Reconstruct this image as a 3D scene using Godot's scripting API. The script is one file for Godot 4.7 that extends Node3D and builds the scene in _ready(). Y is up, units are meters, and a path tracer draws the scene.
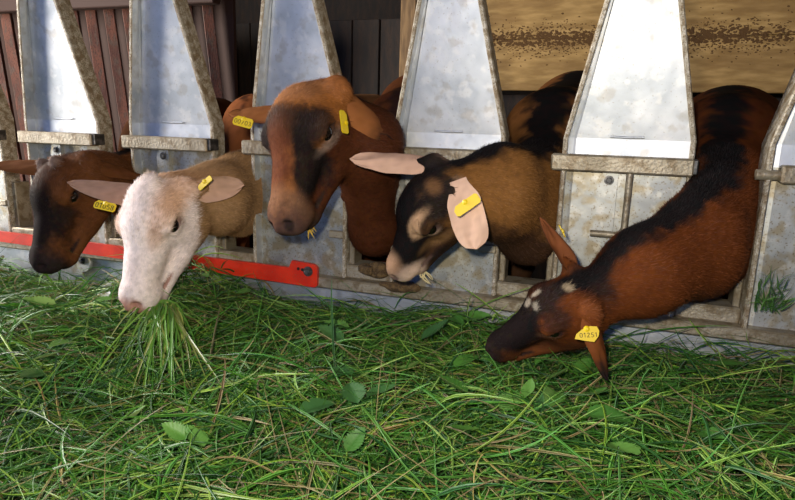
extends Node3D
# Five dairy goats reaching through a galvanised feed fence to a heap of fresh cut grass.
# World: fence face on z = 0, x runs along the fence, y up, goats stand at z < 0, camera at z > 0.

const PITCH := 0.33          # one place at the fence
const PANEL := 0.2223        # width of a steel panel; the rest is the neck slot
const KINK := 0.67           # height of the fold where the panel begins to taper
const TAPER := 0.219         # how fast either edge runs in above the fold
const LEAN := 0.14           # how far the upper panel leans out
const EYE := Vector3(1.398, 0.69, 1.168)
const FOCAL := 596.0

var cam: Camera3D
var cam_basis: Basis
var mats := {}
var names := {}

# ------------------------------------------------------------------ small helpers

func numbered(called: String) -> String:
	if not names.has(called):
		names[called] = 0
		return called
	names[called] += 1
	return "%s_%03d" % [called, names[called]]

func onz(u: float, v: float, z: float) -> Vector3:
	var d := cam_basis * Vector3((u - 397.5) / FOCAL, -(v - 250.0) / FOCAL, -1.0)
	return EYE + d * ((z - EYE.z) / d.z)

func ony(u: float, v: float, y: float) -> Vector3:
	var d := cam_basis * Vector3((u - 397.5) / FOCAL, -(v - 250.0) / FOCAL, -1.0)
	return EYE + d * ((y - EYE.y) / d.y)

func thing(called: String, label: String, category: String, at := Vector3.ZERO, group := "") -> Node3D:
	var o := Node3D.new()
	o.name = numbered(called)
	add_child(o, true)
	o.position = at
	tag(o, label, category, group)
	return o

func tag(o: Node, label: String, category: String, group := "") -> void:
	o.set_meta("label", label)
	o.set_meta("category", category)
	if group != "":
		o.set_meta("group", group)

func part(called: String, mesh: Mesh, m: Material, parent: Node, at := Vector3.ZERO, b := Basis.IDENTITY) -> MeshInstance3D:
	var o := MeshInstance3D.new()
	o.name = called
	o.mesh = mesh
	o.material_override = m
	o.cast_shadow = GeometryInstance3D.SHADOW_CASTING_SETTING_ON
	parent.add_child(o, true)
	o.transform = Transform3D(b, at)
	return o

func structure(called: String, mesh: Mesh, m: Material, at := Vector3.ZERO, b := Basis.IDENTITY) -> MeshInstance3D:
	var o := part(called, mesh, m, self, at, b)
	o.set_meta("kind", "structure")
	return o

# collects triangles with flat normals; out tells which side is the outside
class Geo:
	var v := PackedVector3Array()
	var n := PackedVector3Array()
	func tri(a: Vector3, b: Vector3, c: Vector3, out: Vector3) -> void:
		var f := (c - a).cross(b - a)
		if f.length_squared() < 1e-18:
			return
		if f.dot(out) < 0.0:
			var t := b
			b = c
			c = t
			f = -f
		f = f.normalized()
		v.append(a); v.append(b); v.append(c)
		n.append(f); n.append(f); n.append(f)
	func quad(a: Vector3, b: Vector3, c: Vector3, d: Vector3, out: Vector3) -> void:
		tri(a, b, c, out)
		tri(a, c, d, out)
	func smooth_tri(a: Vector3, b: Vector3, c: Vector3, na: Vector3, nb: Vector3, nc: Vector3) -> void:
		var f := (c - a).cross(b - a)
		if f.dot(na + nb + nc) < 0.0:
			v.append(a); v.append(c); v.append(b)
			n.append(na); n.append(nc); n.append(nb)
		else:
			v.append(a); v.append(b); v.append(c)
			n.append(na); n.append(nb); n.append(nc)
	# a box with chamfered edges
	func box(c: Vector3, s: Vector3, ch := 0.0, b := Basis.IDENTITY) -> void:
		var h := s * 0.5
		ch = minf(ch, minf(h.x, minf(h.y, h.z)) * 0.9)
		for axis in 3:
			var a1 := (axis + 1) % 3
			var a2 := (axis + 2) % 3
			for sg in [-1.0, 1.0]:
				var q: Array[Vector3] = []
				for k in 4:
					var p := Vector3.ZERO
					p[axis] = h[axis] * sg
					p[a1] = (h[a1] - ch) * (1.0 if k == 1 or k == 2 else -1.0)
					p[a2] = (h[a2] - ch) * (1.0 if k >= 2 else -1.0)
					q.append(c + b * p)
				var o := Vector3.ZERO
				o[axis] = sg
				quad(q[0], q[1], q[2], q[3], b * o)
		if ch <= 0.0:
			return
		for axis in 3:      # edge chamfers running along axis
			var a1 := (axis + 1) % 3
			var a2 := (axis + 2) % 3
			for s1 in [-1.0, 1.0]:
				for s2 in [-1.0, 1.0]:
					var q: Array[Vector3] = []
					for k in 4:
						var p := Vector3.ZERO
						p[axis] = (h[axis] - ch) * (-1.0 if k < 2 else 1.0)
						var first: bool = (k == 0 or k == 3)
						p[a1] = (h[a1] if first else h[a1] - ch) * s1
						p[a2] = (h[a2] - ch if first else h[a2]) * s2
						q.append(c + b * p)
					var o := Vector3.ZERO
					o[a1] = s1
					o[a2] = s2
					quad(q[0], q[1], q[2], q[3], b * o)
		for s1 in [-1.0, 1.0]:
			for s2 in [-1.0, 1.0]:
				for s3 in [-1.0, 1.0]:
					var sg := Vector3(s1, s2, s3)
					var i := (h - Vector3.ONE * ch) * sg
					tri(c + b * (i + Vector3(ch * s1, 0, 0)), c + b * (i + Vector3(0, ch * s2, 0)), c + b * (i + Vector3(0, 0, ch * s3)), b * sg)
	# an outline in the xy plane drawn out from z0 to z1
	func prism(poly: PackedVector2Array, z0: float, z1: float, xf := Transform3D.IDENTITY) -> void:
		var ids := Geometry2D.triangulate_polygon(poly)
		for k in range(0, ids.size(), 3):
			for z in [z0, z1]:
				var p: Array[Vector3] = []
				for j in 3:
					p.append(xf * Vector3(poly[ids[k + j]].x, poly[ids[k + j]].y, z))
				tri(p[0], p[1], p[2], xf.basis * Vector3(0, 0, -1.0 if z == minf(z0, z1) else 1.0))
		var area := 0.0
		for k in poly.size():
			area += poly[k].cross(poly[(k + 1) % poly.size()])
		var sg := 1.0 if area > 0.0 else -1.0
		for k in poly.size():
			var a := poly[k]
			var b := poly[(k + 1) % poly.size()]
			var o := Vector3((b - a).y, -(b - a).x, 0) * sg
			quad(xf * Vector3(a.x, a.y, z0), xf * Vector3(b.x, b.y, z0), xf * Vector3(b.x, b.y, z1), xf * Vector3(a.x, a.y, z1), xf.basis * o)
	# a round bar along a path
	func tube(path: PackedVector3Array, r: float, sides := 10, r_end := -1.0) -> void:
		var rings: Array[PackedVector3Array] = []
		var norms: Array[PackedVector3Array] = []
		var up := Vector3(0.3, 0.9, 0.31).normalized()
		for k in path.size():
			var t := (path[mini(k + 1, path.size() - 1)] - path[maxi(k - 1, 0)]).normalized()
			var sx := up.cross(t)
			if sx.length() < 0.1:
				sx = Vector3(1, 0, 0.2).cross(t)
			sx = sx.normalized()
			var sy := t.cross(sx)
			up = sy
			var ring := PackedVector3Array()
			var nr := PackedVector3Array()
			var rr := r if r_end < 0.0 else lerpf(r, r_end, float(k) / (path.size() - 1))
			for j in sides:
				var a := TAU * j / sides
				var o := sx * cos(a) + sy * sin(a)
				ring.append(path[k] + o * rr)
				nr.append(o)
			rings.append(ring)
			norms.append(nr)
		for k in path.size() - 1:
			for j in sides:
				var j2 := (j + 1) % sides
				smooth_tri(rings[k][j], rings[k][j2], rings[k + 1][j2], norms[k][j], norms[k][j2], norms[k + 1][j2])
				smooth_tri(rings[k][j], rings[k + 1][j2], rings[k + 1][j], norms[k][j], norms[k + 1][j2], norms[k + 1][j])
		for e in [0, path.size() - 1]:
			var o: Vector3 = (path[0] - path[1]) if e == 0 else (path[e] - path[e - 1])
			for j in range(1, sides - 1):
				tri(rings[e][0], rings[e][j], rings[e][j + 1], o)
	func lathe(profile: PackedVector2Array, sides := 16, xf := Transform3D.IDENTITY) -> void:   # x radius, y along the axis
		for k in profile.size() - 1:
			for j in sides:
				var a := TAU * j / sides
				var b := TAU * (j + 1) / sides
				var p := profile[k]
				var q := profile[k + 1]
				var o := Vector3(cos((a + b) * 0.5), 0, sin((a + b) * 0.5)) * (q.y - p.y) + Vector3(0, p.x - q.x, 0)
				quad(xf * Vector3(p.x * cos(a), p.y, p.x * sin(a)), xf * Vector3(p.x * cos(b), p.y, p.x * sin(b)), xf * Vector3(q.x * cos(b), q.y, q.x * sin(b)), xf * Vector3(q.x * cos(a), q.y, q.x * sin(a)), xf.basis * o)
	func mesh() -> ArrayMesh:
		var arr := []
		arr.resize(Mesh.ARRAY_MAX)
		arr[Mesh.ARRAY_VERTEX] = v
		arr[Mesh.ARRAY_NORMAL] = n
		var m := ArrayMesh.new()
		m.add_surface_from_arrays(Mesh.PRIMITIVE_TRIANGLES, arr)
		return m

func box_mesh(s: Vector3, ch := 0.0, b := Basis.IDENTITY) -> ArrayMesh:
	var g := Geo.new()
	g.box(Vector3.ZERO, s, ch, b)
	return g.mesh()

func bolt_mesh(r: float, depth: float) -> ArrayMesh:     # hexagon head on a washer, facing +z
	var g := Geo.new()
	var xf := Transform3D(Basis(Vector3.RIGHT, PI / 2), Vector3.ZERO)
	g.lathe(PackedVector2Array([Vector2(0, 0), Vector2(r * 1.5, 0), Vector2(r * 1.5, depth * 0.3), Vector2(0, depth * 0.3)]), 14, xf)
	g.lathe(PackedVector2Array([Vector2(r, depth * 0.3), Vector2(r, depth * 0.85), Vector2(r * 0.8, depth), Vector2(0, depth)]), 6, xf)
	return g.mesh()

# ------------------------------------------------------------------ computed textures

func noise_of(sd: int, freq: float, kind := FastNoiseLite.TYPE_SIMPLEX_SMOOTH, oct := 4) -> FastNoiseLite:
	var f := FastNoiseLite.new()
	f.seed = sd
	f.frequency = freq
	f.noise_type = kind
	f.fractal_octaves = oct
	f.fractal_type = FastNoiseLite.FRACTAL_FBM if oct > 1 else FastNoiseLite.FRACTAL_NONE
	return f

func noise_bytes(f: FastNoiseLite, n: int) -> PackedByteArray:
	var im := f.get_seamless_image(n, n)
	im.convert(Image.FORMAT_L8)
	return im.get_data()

# layers: [bytes, [[at, Color], ...]]; the first gives the ground, later ones are laid over it by their alpha
func layered(n: int, layers: Array) -> ImageTexture:
	var out := PackedByteArray()
	out.resize(n * n * 3)
	var first := true
	for l in layers:
		var bytes: PackedByteArray = l[0]
		var g := Gradient.new()
		var offs := PackedFloat32Array()
		var cols := PackedColorArray()
		for s in l[1]:
			offs.append(s[0])
			cols.append(s[1])
		g.offsets = offs
		g.colors = cols
		var lr := PackedInt32Array()
		var lg := PackedInt32Array()
		var lb := PackedInt32Array()
		var la := PackedInt32Array()
		for k in 256:
			var c := g.sample(k / 255.0)
			lr.append(int(c.r * 255)); lg.append(int(c.g * 255)); lb.append(int(c.b * 255)); la.append(int(c.a * 256))
		for k in n * n:
			var b := bytes[k]
			var a := 256 if first else la[b]
			if a == 0:
				continue
			var i := k * 3
			out[i] = (out[i] * (256 - a) + lr[b] * a) >> 8
			out[i + 1] = (out[i + 1] * (256 - a) + lg[b] * a) >> 8
			out[i + 2] = (out[i + 2] * (256 - a) + lb[b] * a) >> 8
		first = false
	return ImageTexture.create_from_image(Image.create_from_data(n, n, false, Image.FORMAT_RGB8, out))

func normal_tex(sd: int, freq: float, n: int, strength: float, kind := FastNoiseLite.TYPE_SIMPLEX_SMOOTH) -> ImageTexture:
	var im := noise_of(sd, freq, kind, 4).get_seamless_image(n, n)
	im.convert(Image.FORMAT_RGBA8)
	im.bump_map_to_normal_map(strength)
	return ImageTexture.create_from_image(im)

func plain(c: Color, rough := 0.8, metal := 0.0) -> StandardMaterial3D:
	var m := StandardMaterial3D.new()
	m.albedo_color = c
	m.roughness = rough
	m.metallic = metal
	return m

func tri_mat(t: Texture2D, scale: Vector3, rough: float, metal := 0.0, nt: Texture2D = null, ns := 0.5) -> StandardMaterial3D:
	var m := StandardMaterial3D.new()
	m.albedo_texture = t
	m.uv1_triplanar = true
	m.uv1_world_triplanar = true
	m.uv1_scale = scale
	m.uv1_triplanar_sharpness = 6.0
	m.roughness = rough
	m.metallic = metal
	if nt:
		m.normal_enabled = true
		m.normal_texture = nt
		m.normal_scale = ns
	return m

func make_materials() -> void:
	var n := 512
	var fine := noise_bytes(noise_of(1, 0.02), n)
	var coarse := noise_bytes(noise_of(2, 0.006), n)
	var grit := noise_bytes(noise_of(3, 0.09, FastNoiseLite.TYPE_SIMPLEX, 3), n)
	var cells := noise_bytes(noise_of(4, 0.03, FastNoiseLite.TYPE_CELLULAR, 1), n)
	var fine2 := noise_bytes(noise_of(8, 0.015), n)
	var bump := normal_tex(5, 0.02, 512, 3.0)
	var fine_bump := normal_tex(6, 0.08, 512, 4.0)
	# galvanised sheet: pale spangled zinc with chalky and brown stains
	mats.zinc = tri_mat(layered(n, [
		[coarse, [[0.3, Color(0.70, 0.72, 0.74)], [0.7, Color(0.80, 0.81, 0.82)]]],
		[cells, [[0.2, Color(0.86, 0.88, 0.90, 0.16)], [0.6, Color(0.68, 0.70, 0.73, 0.16)]]],
		[fine, [[0.56, Color(0.90, 0.89, 0.87, 0.0)], [0.75, Color(0.90, 0.89, 0.87, 0.4)]]],
		[fine2, [[0.66, Color(0.60, 0.56, 0.50, 0.0)], [0.80, Color(0.58, 0.52, 0.44, 0.22)]]],
		[grit, [[0.84, Color(0.52, 0.47, 0.40, 0.0)], [0.92, Color(0.52, 0.47, 0.40, 0.4)]]]]),
		Vector3.ONE * 2.2, 0.53, 0.85, bump, 0.10)
	# lower sheet: same zinc, chalkier, with manure stains
	mats.zinc_dirty = tri_mat(layered(n, [
		[coarse, [[0.3, Color(0.55, 0.56, 0.55)], [0.7, Color(0.65, 0.65, 0.62)]]],
		[cells, [[0.2, Color(0.80, 0.82, 0.83, 0.18)], [0.6, Color(0.62, 0.63, 0.64, 0.18)]]],
		[fine2, [[0.48, Color(0.56, 0.48, 0.33, 0.0)], [0.72, Color(0.56, 0.48, 0.33, 0.55)]]],
		[fine, [[0.60, Color(0.80, 0.79, 0.75, 0.0)], [0.78, Color(0.80, 0.79, 0.75, 0.5)]]],
		[grit, [[0.74, Color(0.40, 0.33, 0.23, 0.0)], [0.86, Color(0.40, 0.33, 0.23, 0.6)]]]]),
		Vector3.ONE * 2.6, 0.5, 0.6, bump, 0.15)
	# edges and bars: rough zinc crusted with dried dirt
	mats.crust = tri_mat(layered(n, [
		[fine, [[0.3, Color(0.60, 0.56, 0.48)], [0.7, Color(0.75, 0.72, 0.66)]]],
		[fine2, [[0.5, Color(0.50, 0.42, 0.31, 0.0)], [0.75, Color(0.46, 0.38, 0.27, 0.7)]]],
		[grit, [[0.60, Color(0.40, 0.32, 0.22, 0.0)], [0.78, Color(0.36, 0.28, 0.19, 0.7)]]]]),
		Vector3.ONE * 5.0, 0.6, 0.3, fine_bump, 0.5)
	mats.bar = tri_mat(layered(n, [
		[coarse, [[0.3, Color(0.52, 0.48, 0.40)], [0.7, Color(0.63, 0.59, 0.51)]]],
		[fine, [[0.5, Color(0.46, 0.39, 0.28, 0.0)], [0.75, Color(0.42, 0.35, 0.25, 0.6)]]],
		[grit, [[0.70, Color(0.40, 0.32, 0.22, 0.0)], [0.84, Color(0.40, 0.32, 0.22, 0.5)]]]]),
		Vector3.ONE * 3.0, 0.5, 0.4, fine_bump, 0.25)
	mats.steel_dark = tri_mat(layered(n, [[fine, [[0.3, Color(0.25, 0.25, 0.25)], [0.7, Color(0.42, 0.41, 0.40)]]]]), Vector3.ONE * 5.0, 0.45, 0.7)
	mats.red = tri_mat(layered(n, [
		[coarse, [[0.3, Color(0.76, 0.13, 0.04)], [0.7, Color(0.84, 0.18, 0.06)]]],
		[grit, [[0.74, Color(0.55, 0.36, 0.28, 0.0)], [0.84, Color(0.6, 0.45, 0.36, 0.8)]]]]), Vector3.ONE * 4.0, 0.42)
	mats.slat = tri_mat(layered(n, [
		[coarse, [[0.3, Color(0.33, 0.18, 0.13)], [0.7, Color(0.44, 0.26, 0.19)]]],
		[fine, [[0.5, Color(0.30, 0.24, 0.20, 0.0)], [0.72, Color(0.34, 0.28, 0.24, 0.8)]]],
		[grit, [[0.68, Color(0.16, 0.09, 0.07, 0.0)], [0.8, Color(0.16, 0.09, 0.07, 0.7)]]]]), Vector3(4, 1.2, 4), 0.65, 0.0, fine_bump, 0.3)
	mats.dark_wood = tri_mat(layered(n, [
		[fine, [[0.25, Color(0.10, 0.062, 0.030)], [0.75, Color(0.18, 0.11, 0.052)]]],
		[grit, [[0.6, Color(0.07, 0.05, 0.03, 0.0)], [0.8, Color(0.07, 0.05, 0.03, 0.7)]]]]), Vector3(2.5, 0.5, 2.5), 0.8, 0.0, bump, 0.3)
	mats.ochre = tri_mat(layered(n, [
		[fine, [[0.25, Color(0.60, 0.47, 0.26)], [0.75, Color(0.72, 0.58, 0.35)]]],
		[coarse, [[0.55, Color(0.50, 0.37, 0.19, 0.0)], [0.75, Color(0.50, 0.37, 0.19, 0.4)]]]]), Vector3(0.7, 3.0, 0.7), 0.75, 0.0, bump, 0.2)
	mats.gate_wood = plain(Color(0.20, 0.11, 0.08), 0.8)
	mats.post_wood = tri_mat(layered(n, [[fine, [[0.25, Color(0.42, 0.32, 0.20)], [0.75, Color(0.56, 0.44, 0.29)]]]]), Vector3(4, 0.6, 4), 0.75)
	mats.concrete = tri_mat(layered(n, [
		[coarse, [[0.3, Color(0.46, 0.45, 0.43)], [0.7, Color(0.60, 0.59, 0.56)]]],
		[grit, [[0.5, Color(0.36, 0.34, 0.30, 0.0)], [0.8, Color(0.30, 0.28, 0.24, 0.6)]]]]), Vector3.ONE * 1.2, 0.85, 0.0, bump, 0.3)
	mats.plaster = tri_mat(layered(n, [
		[coarse, [[0.3, Color(0.30, 0.27, 0.23)], [0.7, Color(0.42, 0.38, 0.33)]]],
		[grit, [[0.6, Color(0.2, 0.17, 0.13, 0.0)], [0.8, Color(0.2, 0.17, 0.13, 0.6)]]]]), Vector3.ONE * 0.8, 0.9)
	mats.straw = tri_mat(layered(n, [
		[grit, [[0.3, Color(0.24, 0.17, 0.09)], [0.7, Color(0.55, 0.43, 0.24)]]]]), Vector3.ONE * 1.5, 0.9, 0.0, fine_bump, 0.8)
	mats.clod = tri_mat(layered(n, [[fine, [[0.3, Color(0.26, 0.19, 0.11)], [0.7, Color(0.40, 0.31, 0.19)]]], [grit, [[0.6, Color(0.5, 0.42, 0.26, 0.0)], [0.8, Color(0.5, 0.42, 0.26, 0.6)]]]]), Vector3.ONE * 6.0, 0.95, 0.0, fine_bump, 1.0)
	mats.grit_bytes = grit
	mats.fine_bytes = fine

# ------------------------------------------------------------------ bodies: tapered capsules and ellipsoids joined smoothly, meshed as surface nets

class Field:
	var kind := PackedInt32Array()       # 0 capsule, 1 ellipsoid; +2 cuts away
	var a := PackedVector3Array()
	var ba := PackedVector3Array()
	var bb := PackedFloat32Array()
	var ra := PackedFloat32Array()
	var rb := PackedFloat32Array()
	var k := PackedFloat32Array()
	var m1: Array[Basis] = []
	var m2: Array[Basis] = []
	func capsule(p: Vector3, r1: float, q: Vector3, r2: float, soft: float, cut := false) -> void:
		kind.append(2 if cut else 0)
		a.append(p); ba.append(q - p); bb.append(maxf((q - p).length_squared(), 1e-9))
		ra.append(r1); rb.append(r2); k.append(soft)
		m1.append(Basis.IDENTITY); m2.append(Basis.IDENTITY)
	func ellipsoid(c: Vector3, axes: Basis, r: Vector3, soft: float, cut := false) -> void:
		kind.append(3 if cut else 1)
		a.append(c); ba.append(Vector3.ZERO); bb.append(1.0)
		ra.append(minf(r.x, minf(r.y, r.z))); rb.append(0.0); k.append(soft)
		var t := axes.transposed()
		m1.append(Basis.from_scale(Vector3.ONE / r) * t)
		m2.append(Basis.from_scale(Vector3.ONE / (r * r)) * t)
	func one(i: int, p: Vector3) -> float:
		var pa := p - a[i]
		if kind[i] & 1:
			var k0 := (m1[i] * pa).length()
			if k0 < 0.05:
				return -ra[i]
			return k0 * (k0 - 1.0) / (m2[i] * pa).length()
		var h := clampf(pa.dot(ba[i]) / bb[i], 0.0, 1.0)
		return (pa - ba[i] * h).length() - (ra[i] + (rb[i] - ra[i]) * h)
	func at(p: Vector3, ids: PackedInt32Array) -> float:
		var d := 1.0
		for i in ids:
			var e := one(i, p)
			var s := k[i]
			if kind[i] < 2:
				var h := maxf(s - absf(d - e), 0.0) / s
				d = minf(d, e) - h * h * s * 0.25
			else:
				var h := maxf(s - absf(d + e), 0.0) / s
				d = maxf(d, -e) + h * h * s * 0.25
		return d

class NetSkin:
	var f: Field
	var h := 0.004
	var origin: Vector3
	var verts := PackedVector3Array()
	var cell_of := {}
	var edges := PackedInt64Array()      # key * 6 + axis * 2 + sign
	var index := PackedInt32Array()
	var normals := PackedVector3Array()
	const W := 4096
	func run(field: Field, cell: float, lo: Vector3, hi: Vector3) -> void:
		f = field
		h = cell
		origin = lo
		var ids := PackedInt32Array()
		for i in f.kind.size():
			ids.append(i)
		var big := 16
		var n := ((hi - lo) / (h * big)).ceil()
		for x in int(n.x):
			for y in int(n.y):
				for z in int(n.z):
					block(Vector3i(x, y, z) * big, big, ids)
		link()
	func block(at: Vector3i, size: int, ids: PackedInt32Array) -> void:
		var c := origin + (Vector3(at) + Vector3.ONE * size * 0.5) * h
		var reach := size * h * 0.87
		var near := PackedInt32Array()
		var d := 1.0
		var ds := PackedFloat32Array()
		for i in ids:
			var e := f.one(i, c)
			ds.append(e)
			var s := f.k[i]
			if f.kind[i] < 2:
				var g := maxf(s - absf(d - e), 0.0) / s
				d = minf(d, e) - g * g * s * 0.25
			else:
				var g := maxf(s - absf(d + e), 0.0) / s
				d = maxf(d, -e) + g * g * s * 0.25
		if absf(d) > reach * 1.35 + 0.002:
			return
		for j in ids.size():
			if ds[j] < 2.6 * reach + f.k[ids[j]] + 0.004:
				near.append(ids[j])
		if size > 4:
			var half := size >> 1
			for q in 8:
				block(at + Vector3i(q & 1, (q >> 1) & 1, q >> 2) * half, half, near)
			return
		var val := PackedFloat32Array()
		val.resize(125)
		var p0 := origin + Vector3(at) * h
		for z in 5:
			for y in 5:
				for x in 5:
					val[x + y * 5 + z * 25] = f.at(p0 + Vector3(x, y, z) * h, near)
		for z in 4:
			for y in 4:
				for x in 4:
					var o := x + y * 5 + z * 25
					var v0 := val[o]
					var base: int = (at.x + x + 1) + (at.y + y + 1) * W + (at.z + z + 1) * W * W
					if (v0 < 0.0) != (val[o + 1] < 0.0):
						edges.append(base * 6 + (1 if v0 < 0.0 else 0))
					if (v0 < 0.0) != (val[o + 5] < 0.0):
						edges.append(base * 6 + 2 + (1 if v0 < 0.0 else 0))
					if (v0 < 0.0) != (val[o + 25] < 0.0):
						edges.append(base * 6 + 4 + (1 if v0 < 0.0 else 0))
					var sum := Vector3.ZERO
					var cnt := 0
					for e in 12:
						var ca: int = EA[e]
						var cb: int = EB[e]
						var va := val[o + OFF[ca]]
						var vb := val[o + OFF[cb]]
						if (va < 0.0) != (vb < 0.0):
							sum += COR[ca].lerp(COR[cb], va / (va - vb))
							cnt += 1
					if cnt > 0:
						cell_of[base] = verts.size()
						verts.append(p0 + (Vector3(x, y, z) + sum / cnt) * h)
	const EA := [0, 2, 4, 6, 0, 1, 4, 5, 0, 1, 2, 3]
	const EB := [1, 3, 5, 7, 2, 3, 6, 7, 4, 5, 6, 7]
	const OFF := [0, 1, 5, 6, 25, 26, 30, 31]
	const COR: Array[Vector3] = [Vector3(0, 0, 0), Vector3(1, 0, 0), Vector3(0, 1, 0), Vector3(1, 1, 0), Vector3(0, 0, 1), Vector3(1, 0, 1), Vector3(0, 1, 1), Vector3(1, 1, 1)]
	func link() -> void:
		for e in edges:
			var base: int = e / 6
			var ax: int = (e % 6) / 2
			var sg: int = e % 2
			var s1 := W
			var s2 := W * W
			if ax == 1:
				s1 = W * W
				s2 = 1
			elif ax == 2:
				s1 = 1
				s2 = W
			var i0: int = cell_of.get(base, -1)
			var i1: int = cell_of.get(base - s1, -1)
			var i2: int = cell_of.get(base - s1 - s2, -1)
			var i3: int = cell_of.get(base - s2, -1)
			if i0 < 0 or i1 < 0 or i2 < 0 or i3 < 0:
				continue
			if sg == 1:
				for q in [i0, i2, i1, i0, i3, i2]:
					index.append(q)
			else:
				for q in [i0, i1, i2, i0, i2, i3]:
					index.append(q)
		normals = smooth_normals(verts, index)
	static func smooth_normals(vs: PackedVector3Array, ix: PackedInt32Array) -> PackedVector3Array:
		var ns := PackedVector3Array()
		ns.resize(vs.size())
		for q in range(0, ix.size(), 3):
			var a := vs[ix[q]]
			var nn := (vs[ix[q + 2]] - a).cross(vs[ix[q + 1]] - a)
			ns[ix[q]] += nn
			ns[ix[q + 1]] += nn
			ns[ix[q + 2]] += nn
		for q in ns.size():
			ns[q] = ns[q].normalized()
		return ns

# ------------------------------------------------------------------ the goat

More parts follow.
